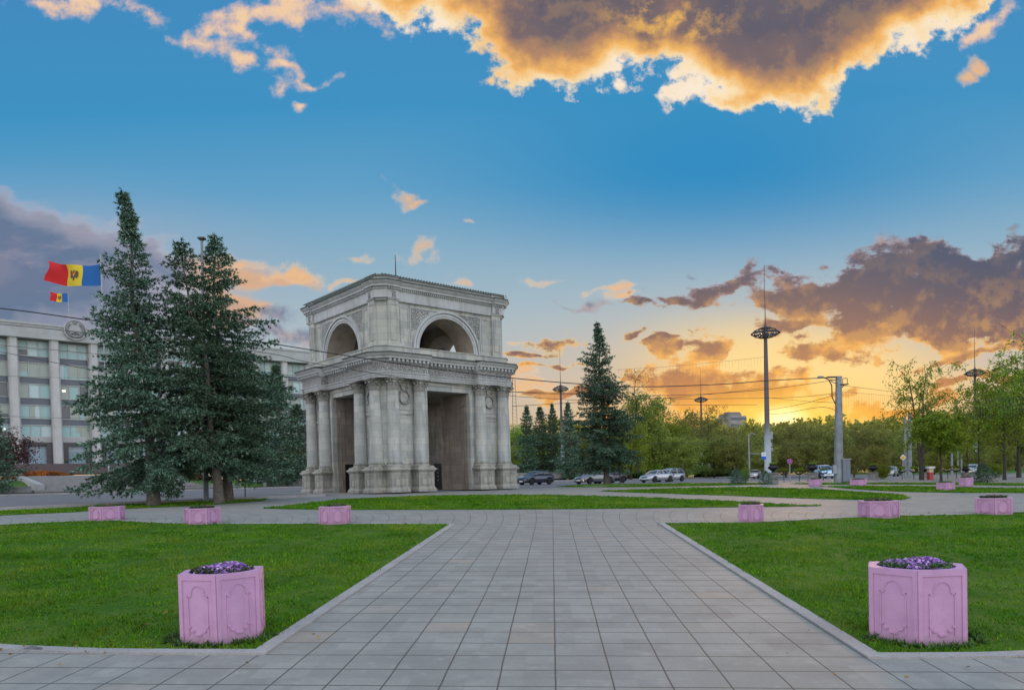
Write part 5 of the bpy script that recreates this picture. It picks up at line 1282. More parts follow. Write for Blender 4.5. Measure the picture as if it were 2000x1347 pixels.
# orange-red flower beds
def mound(px, e, rt, re, hh, name, mat_, label, seed):
    t_ = tep(px, e); x, y = wt(t_, e); rng = np.random.RandomState(seed); n = 2500; a = rng.rand(n)*6.283; r = np.sqrt(rng.rand(n)); lx_ = np.cos(a)*r*rt; ly_ = np.sin(a)*r*re; z = hh*(1-r**2)
    C = np.stack([lx_, ly_, z], 1); D = np.tile(np.array([[0, 0, 1.]]), (n, 1)); me = tri_mesh(name, blades(C, D, 3, .3, .09, rng, 1.2), mat_); o = obj(name, me, None, (x, y, zpark(t_, e)+.05), PI/2-YAW); tag(o, label, 'flower bed', 'orange flower beds'); return o
MORG = m_leaf('orange_red_flowers', [(0, (.30, .05, .015)), (.6, (.42, .09, .02)), (1, (.12, .12, .02))], .6, 0)
mound(80, 62, 4.2, 2.2, .9, 'flower_bed', MORG, 'orange-red flower bed beside the red-leaved tree', 3); mound(350, 60, 5.0, 2.4, .9, 'flower_bed', MORG, 'orange-red flower bed seen behind the spruce trunks', 4)
# person sitting on the ledge
def skin_person(name, J, Ed, Rd, mat_):
    me = bpy.data.meshes.new(name); me.from_pydata(J, Ed, []); o = bpy.data.objects.new(name, me); COL.objects.link(o); me.materials.append(mat_)
    s = o.modifiers.new('skin', 'SKIN'); ss = o.modifiers.new('sub', 'SUBSURF'); ss.levels = ss.render_levels = 2
    for i, r in enumerate(Rd): me.skin_vertices[0].data[i].radius = (r, r)
    me.skin_vertices[0].data[0].use_root = True; return o
def fingers(side, wrist, d, name, mat_, parent):
    for i in range(5):
        off = (i-2)*.019; L = [.045, .075, .082, .076, .06][i]; a = Vector(wrist)+Vector((off, 0, 0)); J = [a, a+Vector(d)*(L*.5)+Vector((off*.3, 0, 0)), a+Vector(d)*L*.95+Vector((off*.3, 0, -.02))]
        o = skin_person('finger', [tuple(p) for p in J], [(0, 1), (1, 2)], [.010, .009, .007], mat_); o.parent = parent
t_ = tep(322, 37.2); x, y = wt(t_, 36.75); PR = empty('person', (x, y, zr+.42), PI/2-YAW-.2, 'person in dark clothes sitting on the low ledge between the spruce trunks', 'person')
MSKN = mat('skin', (.42, .25, .18), .6); MDK = mat('dark_clothes', (.02, .02, .026), .85); MWH = mat('white_cloth', (.6, .6, .6), .8)
# joints: 0 pelvis 1 waist 2 chest 3 neck 4 head low 5 head top ; arms ; legs   (faces -y, towards the road)
J = [(0, 0, .10), (0, .01, .26), (0, -.02, .46), (0, -.06, .58), (0, -.08, .66), (0, -.09, .80), (.19, -.03, .52), (.25, -.12, .28), (.14, -.33, .20), (.10, -.41, .18), (-.19, -.03, .52), (-.25, -.12, .28), (-.14, -.33, .20), (-.10, -.41, .18),
     (.10, -.06, .08), (.15, -.44, .10), (.13, -.42, -.34), (.13, -.56, -.38), (-.10, -.06, .08), (-.14, -.42, .10), (-.12, -.38, -.34), (-.12, -.52, -.38)]
Ed = [(0, 1), (1, 2), (2, 3), (3, 4), (4, 5), (2, 6), (6, 7), (7, 8), (8, 9), (2, 10), (10, 11), (11, 12), (12, 13), (0, 14), (14, 15), (15, 16), (16, 17), (0, 18), (18, 19), (19, 20), (20, 21)]
Rd = [.15, .13, .15, .055, .09, .085, .065, .045, .032, .035, .065, .045, .032, .035, .095, .065, .045, .045, .095, .065, .045, .045]
o = skin_person('body', J, Ed, Rd, MDK); o.parent = PR
o = skin_person('head', [(0, -.075, .66), (0, -.09, .72), (0, -.085, .80)], [(0, 1), (1, 2)], [.07, .098, .085], MSKN); o.parent = PR
mb = MB()
for s in (-1, 1): mb.lathe([(0, -.012), (.013, 0), (0, .012)], (s*.035, -.178, .745), 8)
mb.lathe([(0, -.03), (.018, -.01), (.008, .03)], (0, -.188, .715), 8); mb.box((0, -.176, .682), (.028, .006, .006)); mb.build('face', MSKN, PR)
mb = MB(); mb.lathe([(.05, -.07), (.105, -.02), (.108, .04), (.07, .095), (0, .11)], (0, -.07, .77), 14); mb.build('hair', MDARK, PR)
for s in (-1, 1): fingers(s, (s*.10, -.41, .18), (0, -1, -.15), 'finger', MSKN, PR)
BG = empty('bag', (0, 0, 0), .3, 'white bag on the ledge beside the sitting person', 'bag'); x, y = wt(t_+.62, 37.0); BG.location = (x, y, zr+.42)
mb = MB(); mb.rings([[(.2*math.cos(2*PI*i/12)*k, .11*math.sin(2*PI*i/12)*k, z) for i in range(12)] for k, z in ((.85, 0), (1.05, .1), (1, .25), (.7, .36))]); mb.build('sack', MWH, BG); mb = MB(); mb.tube([(-.08, 0, .34), (-.06, 0, .46), (.06, 0, .46), (.08, 0, .34)], .012, 5); mb.build('handle', MWH, BG)
# far apartment block
Y_ = 330; c = at(1426, 838, Y_); AP = empty('apartment_block', (c.x, c.y, EZ), .25, 'pale apartment block rising above the distant trees', 'building'); zt = at(1426, 814, Y_).z-EZ
w2 = 26*Y_/F
mb = MB(); mb.bx(-w2*.55, w2*.75, -6, 8, -2, zt); mb.bx(-w2, -w2*.55, -4, 8, -2, zt-2.6); mb.bx(w2*.75, w2*.95, -4, 8, -2, zt-1.6); mb.build('wall', mat('pale_panel_wall', (.34, .31, .30), .9, 0, (.3, 4, .5)), AP)
mb = MB(); mb.bx(-w2*.45, w2*.55, -4, 5, zt, zt+1.3); 
for i in range(7): mb.bx(-w2*.5+i*w2*.18, -w2*.5+i*w2*.18+.5, -2, 0, zt+1.3, zt+2.0)
mb.build('roof', mat('roof_plant', (.22, .21, .21), .9), AP)
mb = MB()
for r in range(6):
    for i in range(9): mb.bx(-w2*.55+i*w2*.145, -w2*.55+i*w2*.145+.9, -6.06, -6.0, zt-1.9-r*2.9, zt-.7-r*2.9)
mb.build('windows', MSPD, AP)
# ------------------------------------------------------------------ ring-headed lamp masts
MMAST = mat('weathered_steel_mast', (.27, .31, .34), .6, .3, (1.5, 6, .8), None, (.13, .13, .14)); MMD = mat('dark_steel', (.055, .06, .065), .5, .5)
MMASTU = bpy.data.materials.new('mast_paint_backlit_top'); MMASTU.use_nodes = True
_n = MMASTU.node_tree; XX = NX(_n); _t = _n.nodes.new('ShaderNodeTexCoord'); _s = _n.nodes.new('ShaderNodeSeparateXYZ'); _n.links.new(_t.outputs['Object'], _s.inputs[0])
_c = XX.mix(XX.mr(XX.m('ADD', _s.outputs[2], XX.m('MULTIPLY', XX.noise(_t.outputs['Object'], 1.2, 5, .7), 3)), 5.5, 9.5), (.30, .35, .39), (.085, .075, .08)); _n.links.new(_c, _n.nodes['Principled BSDF'].inputs['Base Color']); _n.nodes['Principled BSDF'].inputs['Roughness'].default_value = .6  # backlit darkening of the upper shaft, painted in by height
MGLB = mat('lamp_glass', (.45, .47, .48), .2)
def mast_meshes(H=18.8, S=8.8, Rh=1.75):
    out = []
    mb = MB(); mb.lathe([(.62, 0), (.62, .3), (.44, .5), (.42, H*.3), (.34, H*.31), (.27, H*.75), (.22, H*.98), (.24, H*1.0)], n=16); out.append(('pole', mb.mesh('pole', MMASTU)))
    mb = MB()
    def ell(r, z, n=40, rad=.05):
        mb.rings([[(math.cos(2*PI*i/n)*(r+rad*math.cos(a)), math.sin(2*PI*i/n)*(r+rad*math.cos(a)), z+rad*math.sin(a)) for a in (0, 1.57, 3.14, 4.71)] for i in range(n)], 0, True, False, True)
    ell(Rh, H, rad=.10); ell(Rh*.72, H+.42, rad=.05); ell(Rh*.42, H+.66, rad=.05); ell(Rh*.78, H-.32, rad=.05); ell(Rh*.5, H-.5, rad=.04)
    for i in range(16):
        a = 2*PI*i/16; f = lambda r, z: (r*math.cos(a), r*math.sin(a), z)
        mb.tube([f(Rh, H), f(Rh*.72, H+.42), f(Rh*.42, H+.66), f(.2, H+.75)], .035, 4); mb.tube([f(Rh, H), f(Rh*.78, H-.32), f(Rh*.5, H-.5), f(.2, H-.6)], .03, 4)
    for i in range(8):   # round ports in the upper shell
        a = 2*PI*(i+.5)/8; c = Vector((math.cos(a)*Rh*.86, math.sin(a)*Rh*.86, H+.22)); d1 = Vector((-math.sin(a), math.cos(a), 0)); d2 = Vector((-math.cos(a)*.55, -math.sin(a)*.55, .83)).normalized()
        mb.tube([c+d1*.23*math.cos(t)+d2*.23*math.sin(t) for t in [2*PI*k/10 for k in range(11)]], .04, 4)
    mb.lathe([(.36, -.62), (.3, -.3), (.26, .5), (.34, .78), (.14, .95), (.10, 1.3)], (0, 0, H), 14)
    out.append(('lamp_head', mb.mesh('lamp_head', MMD)))
    mb = MB()
    for i in range(8):
        a = 2*PI*(i+.5)/8; mb.lathe([(.0, -.1), (.16, -.05), (.18, .04), (.06, .12)], (math.cos(a)*Rh*.62, math.sin(a)*Rh*.62, H-.12), 8)
    out.append(('lamp', mb.mesh('lamp', MGLB)))
    mb = MB(); mb.tube([(0, 0, H+1.2), (0, 0, H+S*.5), (0, 0, H+S)], [.07, .045, .02], 6); out.append(('spire', mb.mesh('spire', MMD)))
    return out
MM = mast_meshes()
def mast(px, Y, head_y, base, label, sc_=1.0):
    c = at(px, head_y, Y); b = Vector((c.x, c.y, base)); r = empty('lamp_mast', b, px*.37, label, 'lamp mast', 'tall lamp masts with ring-shaped heads'); s = (c.z-base)/18.8
    for nm, me in MM: obj(nm, me, r)
    r.scale = (s*sc_, s*sc_, s); return r
def zp(x, y):
    t, e = te(x, y); return zpark(t, e) if e > 36.4 else terrain(x, y)
def zpp(px, Y): x = ray(px, 930).x*Y; return zp(x, Y)
MA = mast(1495, 95, 651, zpp(1500, 95), 'tallest ring-headed lamp mast, rising left of the sunset beside the grey trolley pole')
mast(1095, 168, 760, zpp(1098, 168), 'ring-headed lamp mast nearest the arch, in front of the dark conifer row')
mast(1369, 188, 781, zpp(1371, 188), 'thin ring-headed lamp mast between the silver cars and the tallest mast')
mast(1904, 138, 729, zpp(1908, 138), 'ring-headed lamp mast mostly hidden by the trees at the right')
# boxes clamped on the tallest mast
for py, hh, ww in ((850, 15, 5), (868, 8, 3), (877, 6, 6)):
    c = at(1506, py, 95); mb = MB(); mb.box((0, 0, 0), (ww*.5*95/F, .18, hh*.5*95/F)); mb.tube([(-.45, 0, 0), (.1, 0, 0)], .04, 5)
    o = mb.build('equipment_box', MPOLE); o.matrix_parent_inverse = Matrix.Identity(4); o.location = c-Vector(MA.location); s = MA.scale; o.location = Vector(((c-MA.location).x, (c-MA.location).y, (c-MA.location).z)); R_ = Matrix.Rotation(-MA.rotation_euler.z, 3, 'Z'); o.location = R_@(c-MA.location); o.location = Vector([o.location[i]/s[i] for i in range(3)]); o.rotation_euler = (0, 0, -MA.rotation_euler.z); o.parent = MA
# ------------------------------------------------------------------ plain poles
def pole(name, px, base_y, top_y, wb, wt_, label, Y=None, n=12, cat='pole', group=None, material=None, lean=0):
    if Y is None: b = gp(px, base_y); Y = b.y
    else: b = Vector((ray(px, 930).x*Y, Y, zpp(px, Y)))
    T = at(px+lean, top_y, Y); r = empty(name, b, 0, label, cat, group); mb = MB(); H = T.z-b.z; dx_ = T.x-b.x
    mb.tube([(0, 0, 0), (dx_*.3, 0, H*.3), (dx_, 0, H)], [wb*Y/F/2, (wb*.8+wt_*.2)*Y/F/2, wt_*Y/F/2], n); mb.build('shaft', material or MMAST, r); return r, H, Y, dx_
r, H, Y, dx_ = pole('lamp_post', 403, 979, 466, 9, 4.5, 'tall tapering grey pole standing beside the two close spruce trunks', lean=-9)
mb = MB(); mb.box((dx_, 0, H), (.16, .16, .04)); mb.tube([(dx_, 0, H-.1), (dx_, 0, H+.05)], .1, 8); mb.build('cap', MMD, r)
mb = MB(); mb.lathe([(.16, 0), (.16, .1), (.13, .14), (.13, 2.6), (.10, 2.7)], (0, 0, 0), 12); mb.build('sleeve', MMAST, r)
r, H, Y, dx_ = pole('post', 479, 973, 880, 2.4, 1.6, 'thin dark post on the grass strip left of the arch', lean=-1, material=MMD); mb = MB(); mb.lathe([(.05, 0), (.09, .1), (.02, .2)], (dx_, 0, H), 8); mb.build('finial', MMD, r)
r, H, Y, dx_ = pole('post', 1211, 945, 905, 2.2, 2.2, 'thin black post just right of the trunk of the tall blue-green spruce', material=MMD); mb = MB(); mb.box((0, 0, H+.3), (.22, .06, .32)); mb.build('plate', MMD, r)
# trolley pole with lamp arm, platform bracket and cabinets
r, H, Y, dx_ = pole('trolley_pole', 1638, 942, 735, 18, 11, 'thick grey trolley-wire pole with a lamp arm, silhouetted right of the sunset', cat='pole')
k = Y/F; z = lambda py: (at(1638, py, Y).z-r.location.z)
mb = MB(); mb.box((-.2*1, 0, z(736)), (14*k, .12, .05)); mb.tube([(-.1, 0, z(742)), (-14*k, 0, z(741))], .035, 5); mb.tube([(-.1, 0, z(748)), (-12*k, 0, z(744))], .03, 5); mb.build('cross_arm', MMD, r)
mb = MB(); mb.tube([(-.12, 0, z(790)), (-10*k, 0, z(775)), (-10.5*k, 0, z(752)), (-16*k, 0, z(741)), (-26*k, 0, z(735.5)), (-31*k, 0, z(734.5))], .045, 6); mb.build('lamp_arm', MMD, r)
mb = MB(); mb.rings([[(x*k, w_*math.cos(a), z(735)+hh*math.sin(a)) for a in [2*PI*i/8 for i in range(8)]] for x, w_, hh in ((-26, .05, .05), (-29, .14, .08), (-35, .16, .09), (-38, .05, .04))]); mb.build('lamp', MPOLE, r)
mb = MB(); mb.box((12*k, 0, z(751)), (8*k, .25, .03)); 
for x in (11, 20): mb.tube([(x*k, 0, z(751)), (x*k, 0, z(739))], .025, 4)
mb.tube([(11*k, 0, z(739)), (20*k, 0, z(739))], .025, 4); mb.tube([(14*k, 0, z(752)), (4*k, 0, z(762))], .03, 4); mb.build('bracket', MMD, r)
bz = r.location.z
def cab(px0, px1, y0, y1, lb, nm='utility_cabinet', dpt=.35, onpole=False, roof=False):
    c = at((px0+px1)/2, (y0+y1)/2, Y-.1); hw, hh = (px1-px0)/2*k, (y1-y0)/2*k
    if onpole: mb = MB(); mb.box((0, 0, 0), (hw, dpt*.5, hh)); o = mb.build(nm, MPOLE, r, c-r.location, 0, bevel=.015); return o
    o = empty(nm, (c.x, c.y, terrain(c.x, c.y)), -.12, lb, 'cabinet'); H_ = c.z+hh-terrain(c.x, c.y); mb = MB(); mb.bx(-hw, hw, -dpt, dpt, .08, H_); mb.build('case', MCABI, o, bevel=.02); mb = MB(); mb.bx(-hw-.04, hw+.04, -dpt-.04, dpt+.04, H_, H_+.06); mb.build('lid', MPOLE, o); mb = MB(); mb.bx(-hw*.85, -.01, -dpt-.015, -dpt, .2, H_-.12); mb.bx(.01, hw*.85, -dpt-.015, -dpt, .2, H_-.12); mb.build('door', MCABI, o); mb = MB(); mb.bx(-hw*.9, hw*.9, -dpt*.9, dpt*.9, 0, .08); mb.build('plinth', MMD, o); return o
MCABI = mat('blue_grey_painted_steel', (.17, .20, .24), .5, .1, (3, 5, .5), None, (.12, .14, .17))
cab(1626, 1633, 908, 925, '', 'junction_box', .3, True); cab(1643.5, 1658, 897, 938, 'tall blue-grey utility cabinet on the right side of the trolley pole')
# twin poles and others to the right
pole('pole', 1768, 940, 812, 5, 4, 'slimmer of the two pale poles standing together behind the airy tree', 84); pole('pole', 1776.5, 940, 806, 8.5, 6.5, 'thicker of the two pale poles standing together behind the airy tree', 82)
pole('pole', 1859, 935, 868, 4.5, 3.5, 'pale pole with a blue disc, right of the slender round-crowned tree', 90)
c = at(1864, 867, 90); mb = MB(); mb.lathe([(0, -.05), (.42, -.04), (.42, .04), (0, .05)], (0, 0, 0), 20); o = mb.build('round_sign', mat('blue_sign', (.02, .13, .42), .4), None, c); o.rotation_euler = (PI/2, 0, .1); tag(o, 'blue disc on top of a pale pole among the right-hand trees', 'sign')
pole('pole', 1871, 930, 880, 2.5, 2, 'thin pale pole right of the blue disc', 110); pole('pole', 1878, 930, 878, 3, 2.2, 'thin pale pole beside the rightmost urn, farther right than the blue disc', 104)
# curved street lamp with banner arm
r, H, Y, dx_ = pole('street_lamp', 1464, 930, 848, 3.2, 2, 'slim pale street lamp with a short curved arm left of the tallest mast', 78, cat='street lamp', lean=-2, material=MPOLE); k = Y/F
mb = MB(); mb.tube([(dx_, 0, H-.5), (dx_+.1, 0, H-.1), (dx_+.35, 0, H+.12), (dx_+.6, 0, H+.05)], .035, 5); mb.lathe([(.02, -.1), (.10, -.05), (.07, .05)], (dx_+.62, 0, H), 8); mb.build('arm', MPOLE, r)
zb = at(1464, 885.5, Y).z-r.location.z; mb = MB(); mb.tube([(0, 0, zb), (31*k, 0, zb-.06)], .035, 5); mb.build('banner_arm', MPOLE, r)
mb = MB(); mb.bx(24*k, 32.5*k, -.03, .03, zb-12*k, zb+2*k, 0); mb.bx(24*k, 32.5*k, -.034, .034, zb-12*k, zb-6*k, 1); mb.add([(26*k, -.036, zb-3.5*k), (28.5*k, -.036, zb-1.0*k), (30.5*k, -.036, zb-1.6*k), (28*k, -.036, zb-3.0*k)], [(0, 1, 2, 3)], 2); mb.build('banner', [mat('white_banner', (.65, .72, .80), .6), mat('blue_banner', (.01, .09, .55), .6), mat('green_mark', (.10, .25, .12), .6)], r)
# road signs
def sign(px, cy, base_y, Y, fn, label):
    r, H, Y, dx_ = pole('road_sign', px, base_y, cy+4, 2.2, 2.0, label, Y, cat='road sign', material=MPOLE); fn(r, at(px, cy, Y).z-r.location.z, Y/F)
def nostop(r, z, k):
    R_ = 5.3*k; mb = MB(); disc(mb, 0, R_, -.06, -.09, 28, 0, 0, z); disc(mb, R_*.8, R_, -.09, -.10, 28, 1, 0, z)
    for a in (PI/4, -PI/4):
        d = Vector((math.cos(a), 0, math.sin(a))); s_ = Vector((-math.sin(a), 0, math.cos(a)))*R_*.11; mb.loft([Vector((0, -.09, z))+d*R_*t+s_*q for t, q in ((-.8, -1), (.8, -1), (.8, 1), (-.8, 1))], [Vector((0, -.10, z))+d*R_*t+s_*q for t, q in ((-.8, -1), (.8, -1), (.8, 1), (-.8, 1))], 1)
    mb.build('disc', [mat('sign_blue', (.05, .09, .35), .4), mat('sign_red', (.50, .10, .22), .4)], r)
def prior(r, z, k):
    mb = MB()
    for h_, y0, mi in ((6.2, -.06, 0), (3.8, -.09, 1)):
        q = [(h_*k, 0), (0, h_*k), (-h_*k, 0), (0, -h_*k)]; mb.loft([(x, y0, z+w) for x, w in q], [(x, y0-.03, z+w) for x, w in q], mi)
    mb.build('plate', [mat('sign_white', (.75, .72, .68), .4), mat('sign_yellow', (.70, .42, .02), .4)], r)
sign(1542.5, 900.5, 930, 80, nostop, 'round no-stopping sign, red cross on blue, between the urns'); sign(1763.5, 893, 930, 72, prior, 'yellow and white diamond priority sign left of the twin poles')
# ------------------------------------------------------------------ urns on stone drums and crescent racks
MURN = mat('black_cast_iron', (.012, .012, .014), .4, .4); MPDS = mat('pitted_stone_drum', (.26, .25, .235), .95, 0, (3, 7, .9), (12, 1, .05), (.13, .125, .12))
def urn(px, Y, y0, y1, wpx, label, ped=True):
    k = Y/F; b = Vector((ray(px, 930).x*Y, Y, zpp(px, Y))); zt, zb_ = at(px, y0, Y).z-b.z, at(px, y1, Y).z-b.z; h = zt-zb_; R_ = wpx*k/2
    r = empty('urn', b, 0, label, 'urn', 'black urns on stone drums'); mb = MB(); mb.lathe([(R_*.35, 0), (R_*.42, h*.05), (R_*.2, h*.14), (R_*.28, h*.22), (R_*.8, h*.42), (R_*.98, h*.58), (R_*.9, h*.70), (R_*.62, h*.80), (R_*.66, h*.92), (R_*.78, h), (R_*.7, h*.97), (R_*.6, h*.9)], (0, 0, zb_), 20)
    for i in range(20): a = 2*PI*i/20; mb.tube([(R_*.35*math.cos(a), R_*.35*math.sin(a), zb_+h*.24), (R_*.97*math.cos(a), R_*.97*math.sin(a), zb_+h*.56)], .02, 4)
    mb.build('bowl', MURN, r)
    mb = MB(); mb.lathe([(R_*.98, 0), (R_*1.0, .1), (R_*.93, .14), (R_*.93, zb_-.14), (R_*1.02, zb_-.1), (R_*1.02, zb_)], (0, 0, 0), 18, smooth=False); mb.build('drum', MPDS, r)
    rng = np.random.RandomState(int(px)); n = 140; a = rng.rand(n)*6.28; q = np.sqrt(rng.rand(n))*R_*.6; C = np.stack([np.cos(a)*q, np.sin(a)*q, zt-.05+.1*rng.rand(n)], 1); D = np.tile([[0, 0, 1.]], (n, 1)); obj('plants', tri_mesh('plants', blades(C, D, 4, .13, .03, rng, .9), LF_YEL), r)
urn(1510, 62, 906, 922.5, 20, 'black iron urn on a stone drum, leftmost, at the foot of the tallest mast'); urn(1587, 64, 906, 922, 20, 'black iron urn on a stone drum in front of the pale blue van'); urn(1705.5, 66, 908, 921.5, 19, 'black iron urn on a stone drum midway between the trolley pole and the diamond sign')
urn(1806, 68, 911, 922, 15, 'black iron urn on a stone drum half hidden by the trunk of the airy tree'); urn(1886, 66, 911, 922.5, 16, 'rightmost black iron urn on a stone drum, above the tall planter')
def crescent(px, Y, label):
    k = Y/F; x = ray(px, 930).x*Y; r = empty('flower_rack', (x, Y, terrain(x, Y) if te(x, Y)[1] < 36 else zpp(px, Y)), 0, label, 'flower rack', 'crescent-shaped iron flower racks'); R_ = 9.5*k; zc = .95
    mb = MB(); mb.tube([(R_*math.cos(a), 0, zc+R_*.75*math.sin(a)) for a in [PI*1.03+PI*.94*i/12 for i in range(13)]], [.012+.055*math.sin(PI*i/12) for i in range(13)], 6)
    mb.tube([(0, 0, 0), (0, 0, zc-R_*.7)], .03, 5); mb.build('crescent', MURN, r)
    mb = MB()
    for i in range(5): mb.tube([(R_*(-.6+.3*i), 0, zc-R_*.6), (R_*(-.55+.28*i), 0, zc+.08)], .016, 4)
    mb.build('bars', MURN, r); rng = np.random.RandomState(int(px)); n = 60; C = np.stack([rng.uniform(-R_*.8, R_*.8, n), rng.uniform(-.1, .1, n), zc+rng.uniform(-.05, .12, n)], 1); D = np.tile([[0, 0, 1.]], (n, 1)); obj('plants', tri_mesh('plants', blades(C, D, 4, .12, .03, rng, 1), LF_YEL), r)
for px, lb in ((1531, 'crescent iron flower rack just right of the leftmost urn'), (1561, 'widest crescent iron flower rack, left of the van and its urn'), (1608, 'crescent iron flower rack in front of the pale blue van'), (1762, 'crescent iron flower rack under the diamond sign'), (1785, 'crescent iron flower rack right of the twin poles'), (1851, 'crescent iron flower rack right of the slender round-crowned tree'), (1868, 'crescent iron flower rack just left of the rightmost urn')): crescent(px, 66, lb)
# refreshment cart
x, y = gy(1817, 60)[:2]; KC = empty('vending_cart', (x, y, terrain(x, y)), .1, 'small red and white vending cart between the two dark trunks', 'cart')
mb = MB(); mb.bx(-.30, .30, -.3, .3, .0, 1.0); mb.build('body', mat('red_paint', (.40, .04, .03), .4), KC, bevel=.02); mb = MB(); mb.bx(-.3, .3, -.3, .3, 1.0, 1.5); mb.build('glass_case', mat('warm_glass', (.62, .50, .38), .1), KC); mb = MB(); mb.loft([(-.5, -.5, 1.5), (.5, -.5, 1.5), (.5, .5, 1.5), (-.5, .5, 1.5)], [(-.42, -.42, 1.75), (.42, -.42, 1.75), (.42, .42, 1.75), (-.42, .42, 1.75)]); mb.build('canopy', MWH, KC)
KC.scale = (.55, .55, .62)
# iron fence and stone gateposts behind the road on the right
tf = [tep(px, 41) for px in (1310, 1420)]; 
def fence(a, b, e, label, h=1.7):
    r = empty('railing', (*wt((a+b)/2, e), zpark((a+b)/2, e)), PI/2-YAW, label, 'railing', 'iron railings with stone posts'); L = (b-a)/2; mb = MB(); n = int(L*2/.28)
    for i in range(n): x = -L+2*L*i/n; mb.bx(x-.018, x+.018, -.018, .018, .0, h)
    mb.bx(-L, L, -.03, .03, .25, .31); mb.bx(-L, L, -.03, .03, h-.2, h-.14); mb.build('bars', MMD, r)
    for i in range(int(L*2/9)+1): x = -L+i*9; mb = MB(); mb.bx(x-.35, x+.35, -.35, .35, -.2, h+.25); mb.bx(x-.45, x+.45, -.45, .45, h+.25, h+.4); mb.build('stone_post', MPDS, r)
fence(tep(1330, 44), tep(1437, 44), 44, 'dark iron railing behind the thin ring-headed mast'); fence(tep(1500, 46), tep(1700, 46), 46, 'dark iron railing with stone posts behind the van and trolley pole'); fence(tep(1720, 46), tep(1985, 46), 46, 'dark iron railing behind the right-hand trees')
# ------------------------------------------------------------------ vehicles
MTY = mat('tyre_rubber', (.015, .015, .016), .85); MRIM = mat('alloy_rim', (.45, .46, .48), .3, .8); MCG = mat('tinted_car_glass', (.035, .045, .055), .06, 0, None, None, None, .8); MHL = mat('headlamp_glass', (.65, .66, .66), .08); MIND = bpy.data.materials.new('lit_indicator'); MIND.use_nodes = True
_b = MIND.node_tree.nodes['Principled BSDF']; _b.inputs['Emission Color'].default_value = (1, .45, .06, 1); _b.inputs['Emission Strength'].default_value = 3; MTL = mat('tail_lamp', (.30, .01, .01), .2); MPLT = mat('number_plate', (.6, .6, .6), .5)
def car(loc, rz, paint, label, kind='sedan', L=4.5, W=1.78, H=1.45, ind=False, name='car', cat='car', group='cars passing on the avenue'):
    """x forward"""
    r = empty(name, loc, rz, label, cat, group); hl = L/2; hw = W/2
    if kind == 'sedan': top = [(-hl, .72), (-hl+.08, .92), (-hl+.75, .98), (-hl+1.45, 1.40), (-.1, H), (.45, 1.38), (1.12, .98), (hl-.35, .80), (hl-.03, .62), (hl, .45)]; ga, gb = -hl+.78, 1.08; ra, rb = -hl+1.45, .40
    elif kind == 'hatch': top = [(-hl, .75), (-hl+.05, 1.0), (-hl+.42, 1.36), (-hl+.7, H), (.0, H+.03), (.55, 1.36), (1.15, 1.0), (hl-.3, .85), (hl-.03, .66), (hl, .45)]; ga, gb = -hl+.12, 1.1; ra, rb = -hl+.55, .45
    elif kind == 'wagon': top = [(-hl, .75), (-hl+.05, 1.0), (-hl+.35, 1.40), (-hl+.7, H), (.1, H+.03), (.6, 1.38), (1.2, .98), (hl-.32, .82), (hl-.03, .62), (hl, .45)]; ga, gb = -hl+.1, 1.15; ra, rb = -hl+.55, .5
    else: top = [(-hl, .9), (-hl+.03, 1.2), (-hl+.12, H-.1), (-hl+.4, H), (hl-1.4, H), (hl-1.0, H-.1), (hl-.45, 1.12), (hl-.15, .95), (hl-.02, .7), (hl, .45)]; ga, gb = -hl+.05, hl-.4; ra, rb = -hl+.2, hl-1.2
    def ztop(x):
        for (a, b), (c, d) in zip(top[:-1], top[1:]):
            if a <= x <= c: return b+(d-b)*(x-a)/(c-a)
        return .45
    belt = 1.0 if kind != 'van' else 1.15
    xs_ = sorted(set([round(a, 3) for a, _ in top]+[round(-hl+L*i/28, 3) for i in range(29)]))
    wx = [-hl+.82, hl-.85]; wr = .34
    rs = []
    for x in xs_:
        zt = min(ztop(x), belt-.02+.03); e_ = min(1, (hl-abs(x))/.5+.0); w = hw*(.80+.20*math.sqrt(max(0, e_)))
        zb_ = .22
        for q in wx:
            if abs(x-q) < wr+.06: zb_ = max(zb_, .05+math.sqrt(max(0, (wr+.07)**2-(x-q)**2))+wr-.08)
        zb_ = min(zb_, zt-.1)
        mid = (zb_+zt)/2
        rs.append([(x, -w*.9, zb_), (x, -w, max(zb_+.02, .42)), (x, -w, max(mid, .62)), (x, -w*.96, zt-.06), (x, -w*.86, zt), (x, w*.86, zt), (x, w*.96, zt-.06), (x, w, max(mid, .62)), (x, w, max(zb_+.02, .42)), (x, w*.9, zb_)])
    mb = MB(); mb.rings(rs)
    # roof and pillars in paint
    wr_ = hw*.72
    rr = []
    for x in [ra+(rb-ra)*i/8 for i in range(9)]: z_ = ztop(x); rr.append([(x, -wr_, z_-.07), (x, -wr_*.93, z_-.01), (x, 0, z_+.02), (x, wr_*.93, z_-.01), (x, wr_, z_-.07), (x, wr_*.9, z_-.09), (x, -wr_*.9, z_-.09)])
    mb.rings(rr)
    nP = [ga, ra, (ra+rb)/2-.05, rb, gb] if kind != 'van' else [ga, ra+.9, ra+1.9, rb, gb]
    for s in (-1, 1):
        for a, b in ((gb, rb), (ga, ra)): mb.tube([(a, s*hw*.84, belt-.02), (b, s*wr_*.97, ztop(b)-.05)], .045, 5)
        for q in nP[2:3]: mb.tube([(q, s*hw*.87, belt-.02), (q-.03, s*wr_*.985, ztop(q)-.06)], .045, 5)
    mb.build('body', paint, r)
    mb = MB(); gg = []
    for x in [ga+(gb-ga)*i/14 for i in range(15)]:
        z_ = max(ztop(x)-.05, belt-.01); t = (z_-belt)/(H-belt); w = hw*.86*(1-t)+wr_*.97*t; gg.append([(x, -hw*.86, belt-.04), (x, -w, z_-.02), (x, -w*.9, z_), (x, w*.9, z_), (x, w, z_-.02), (x, hw*.86, belt-.04)])
    mb.rings(gg); mb.build('glazing', MCG, r)
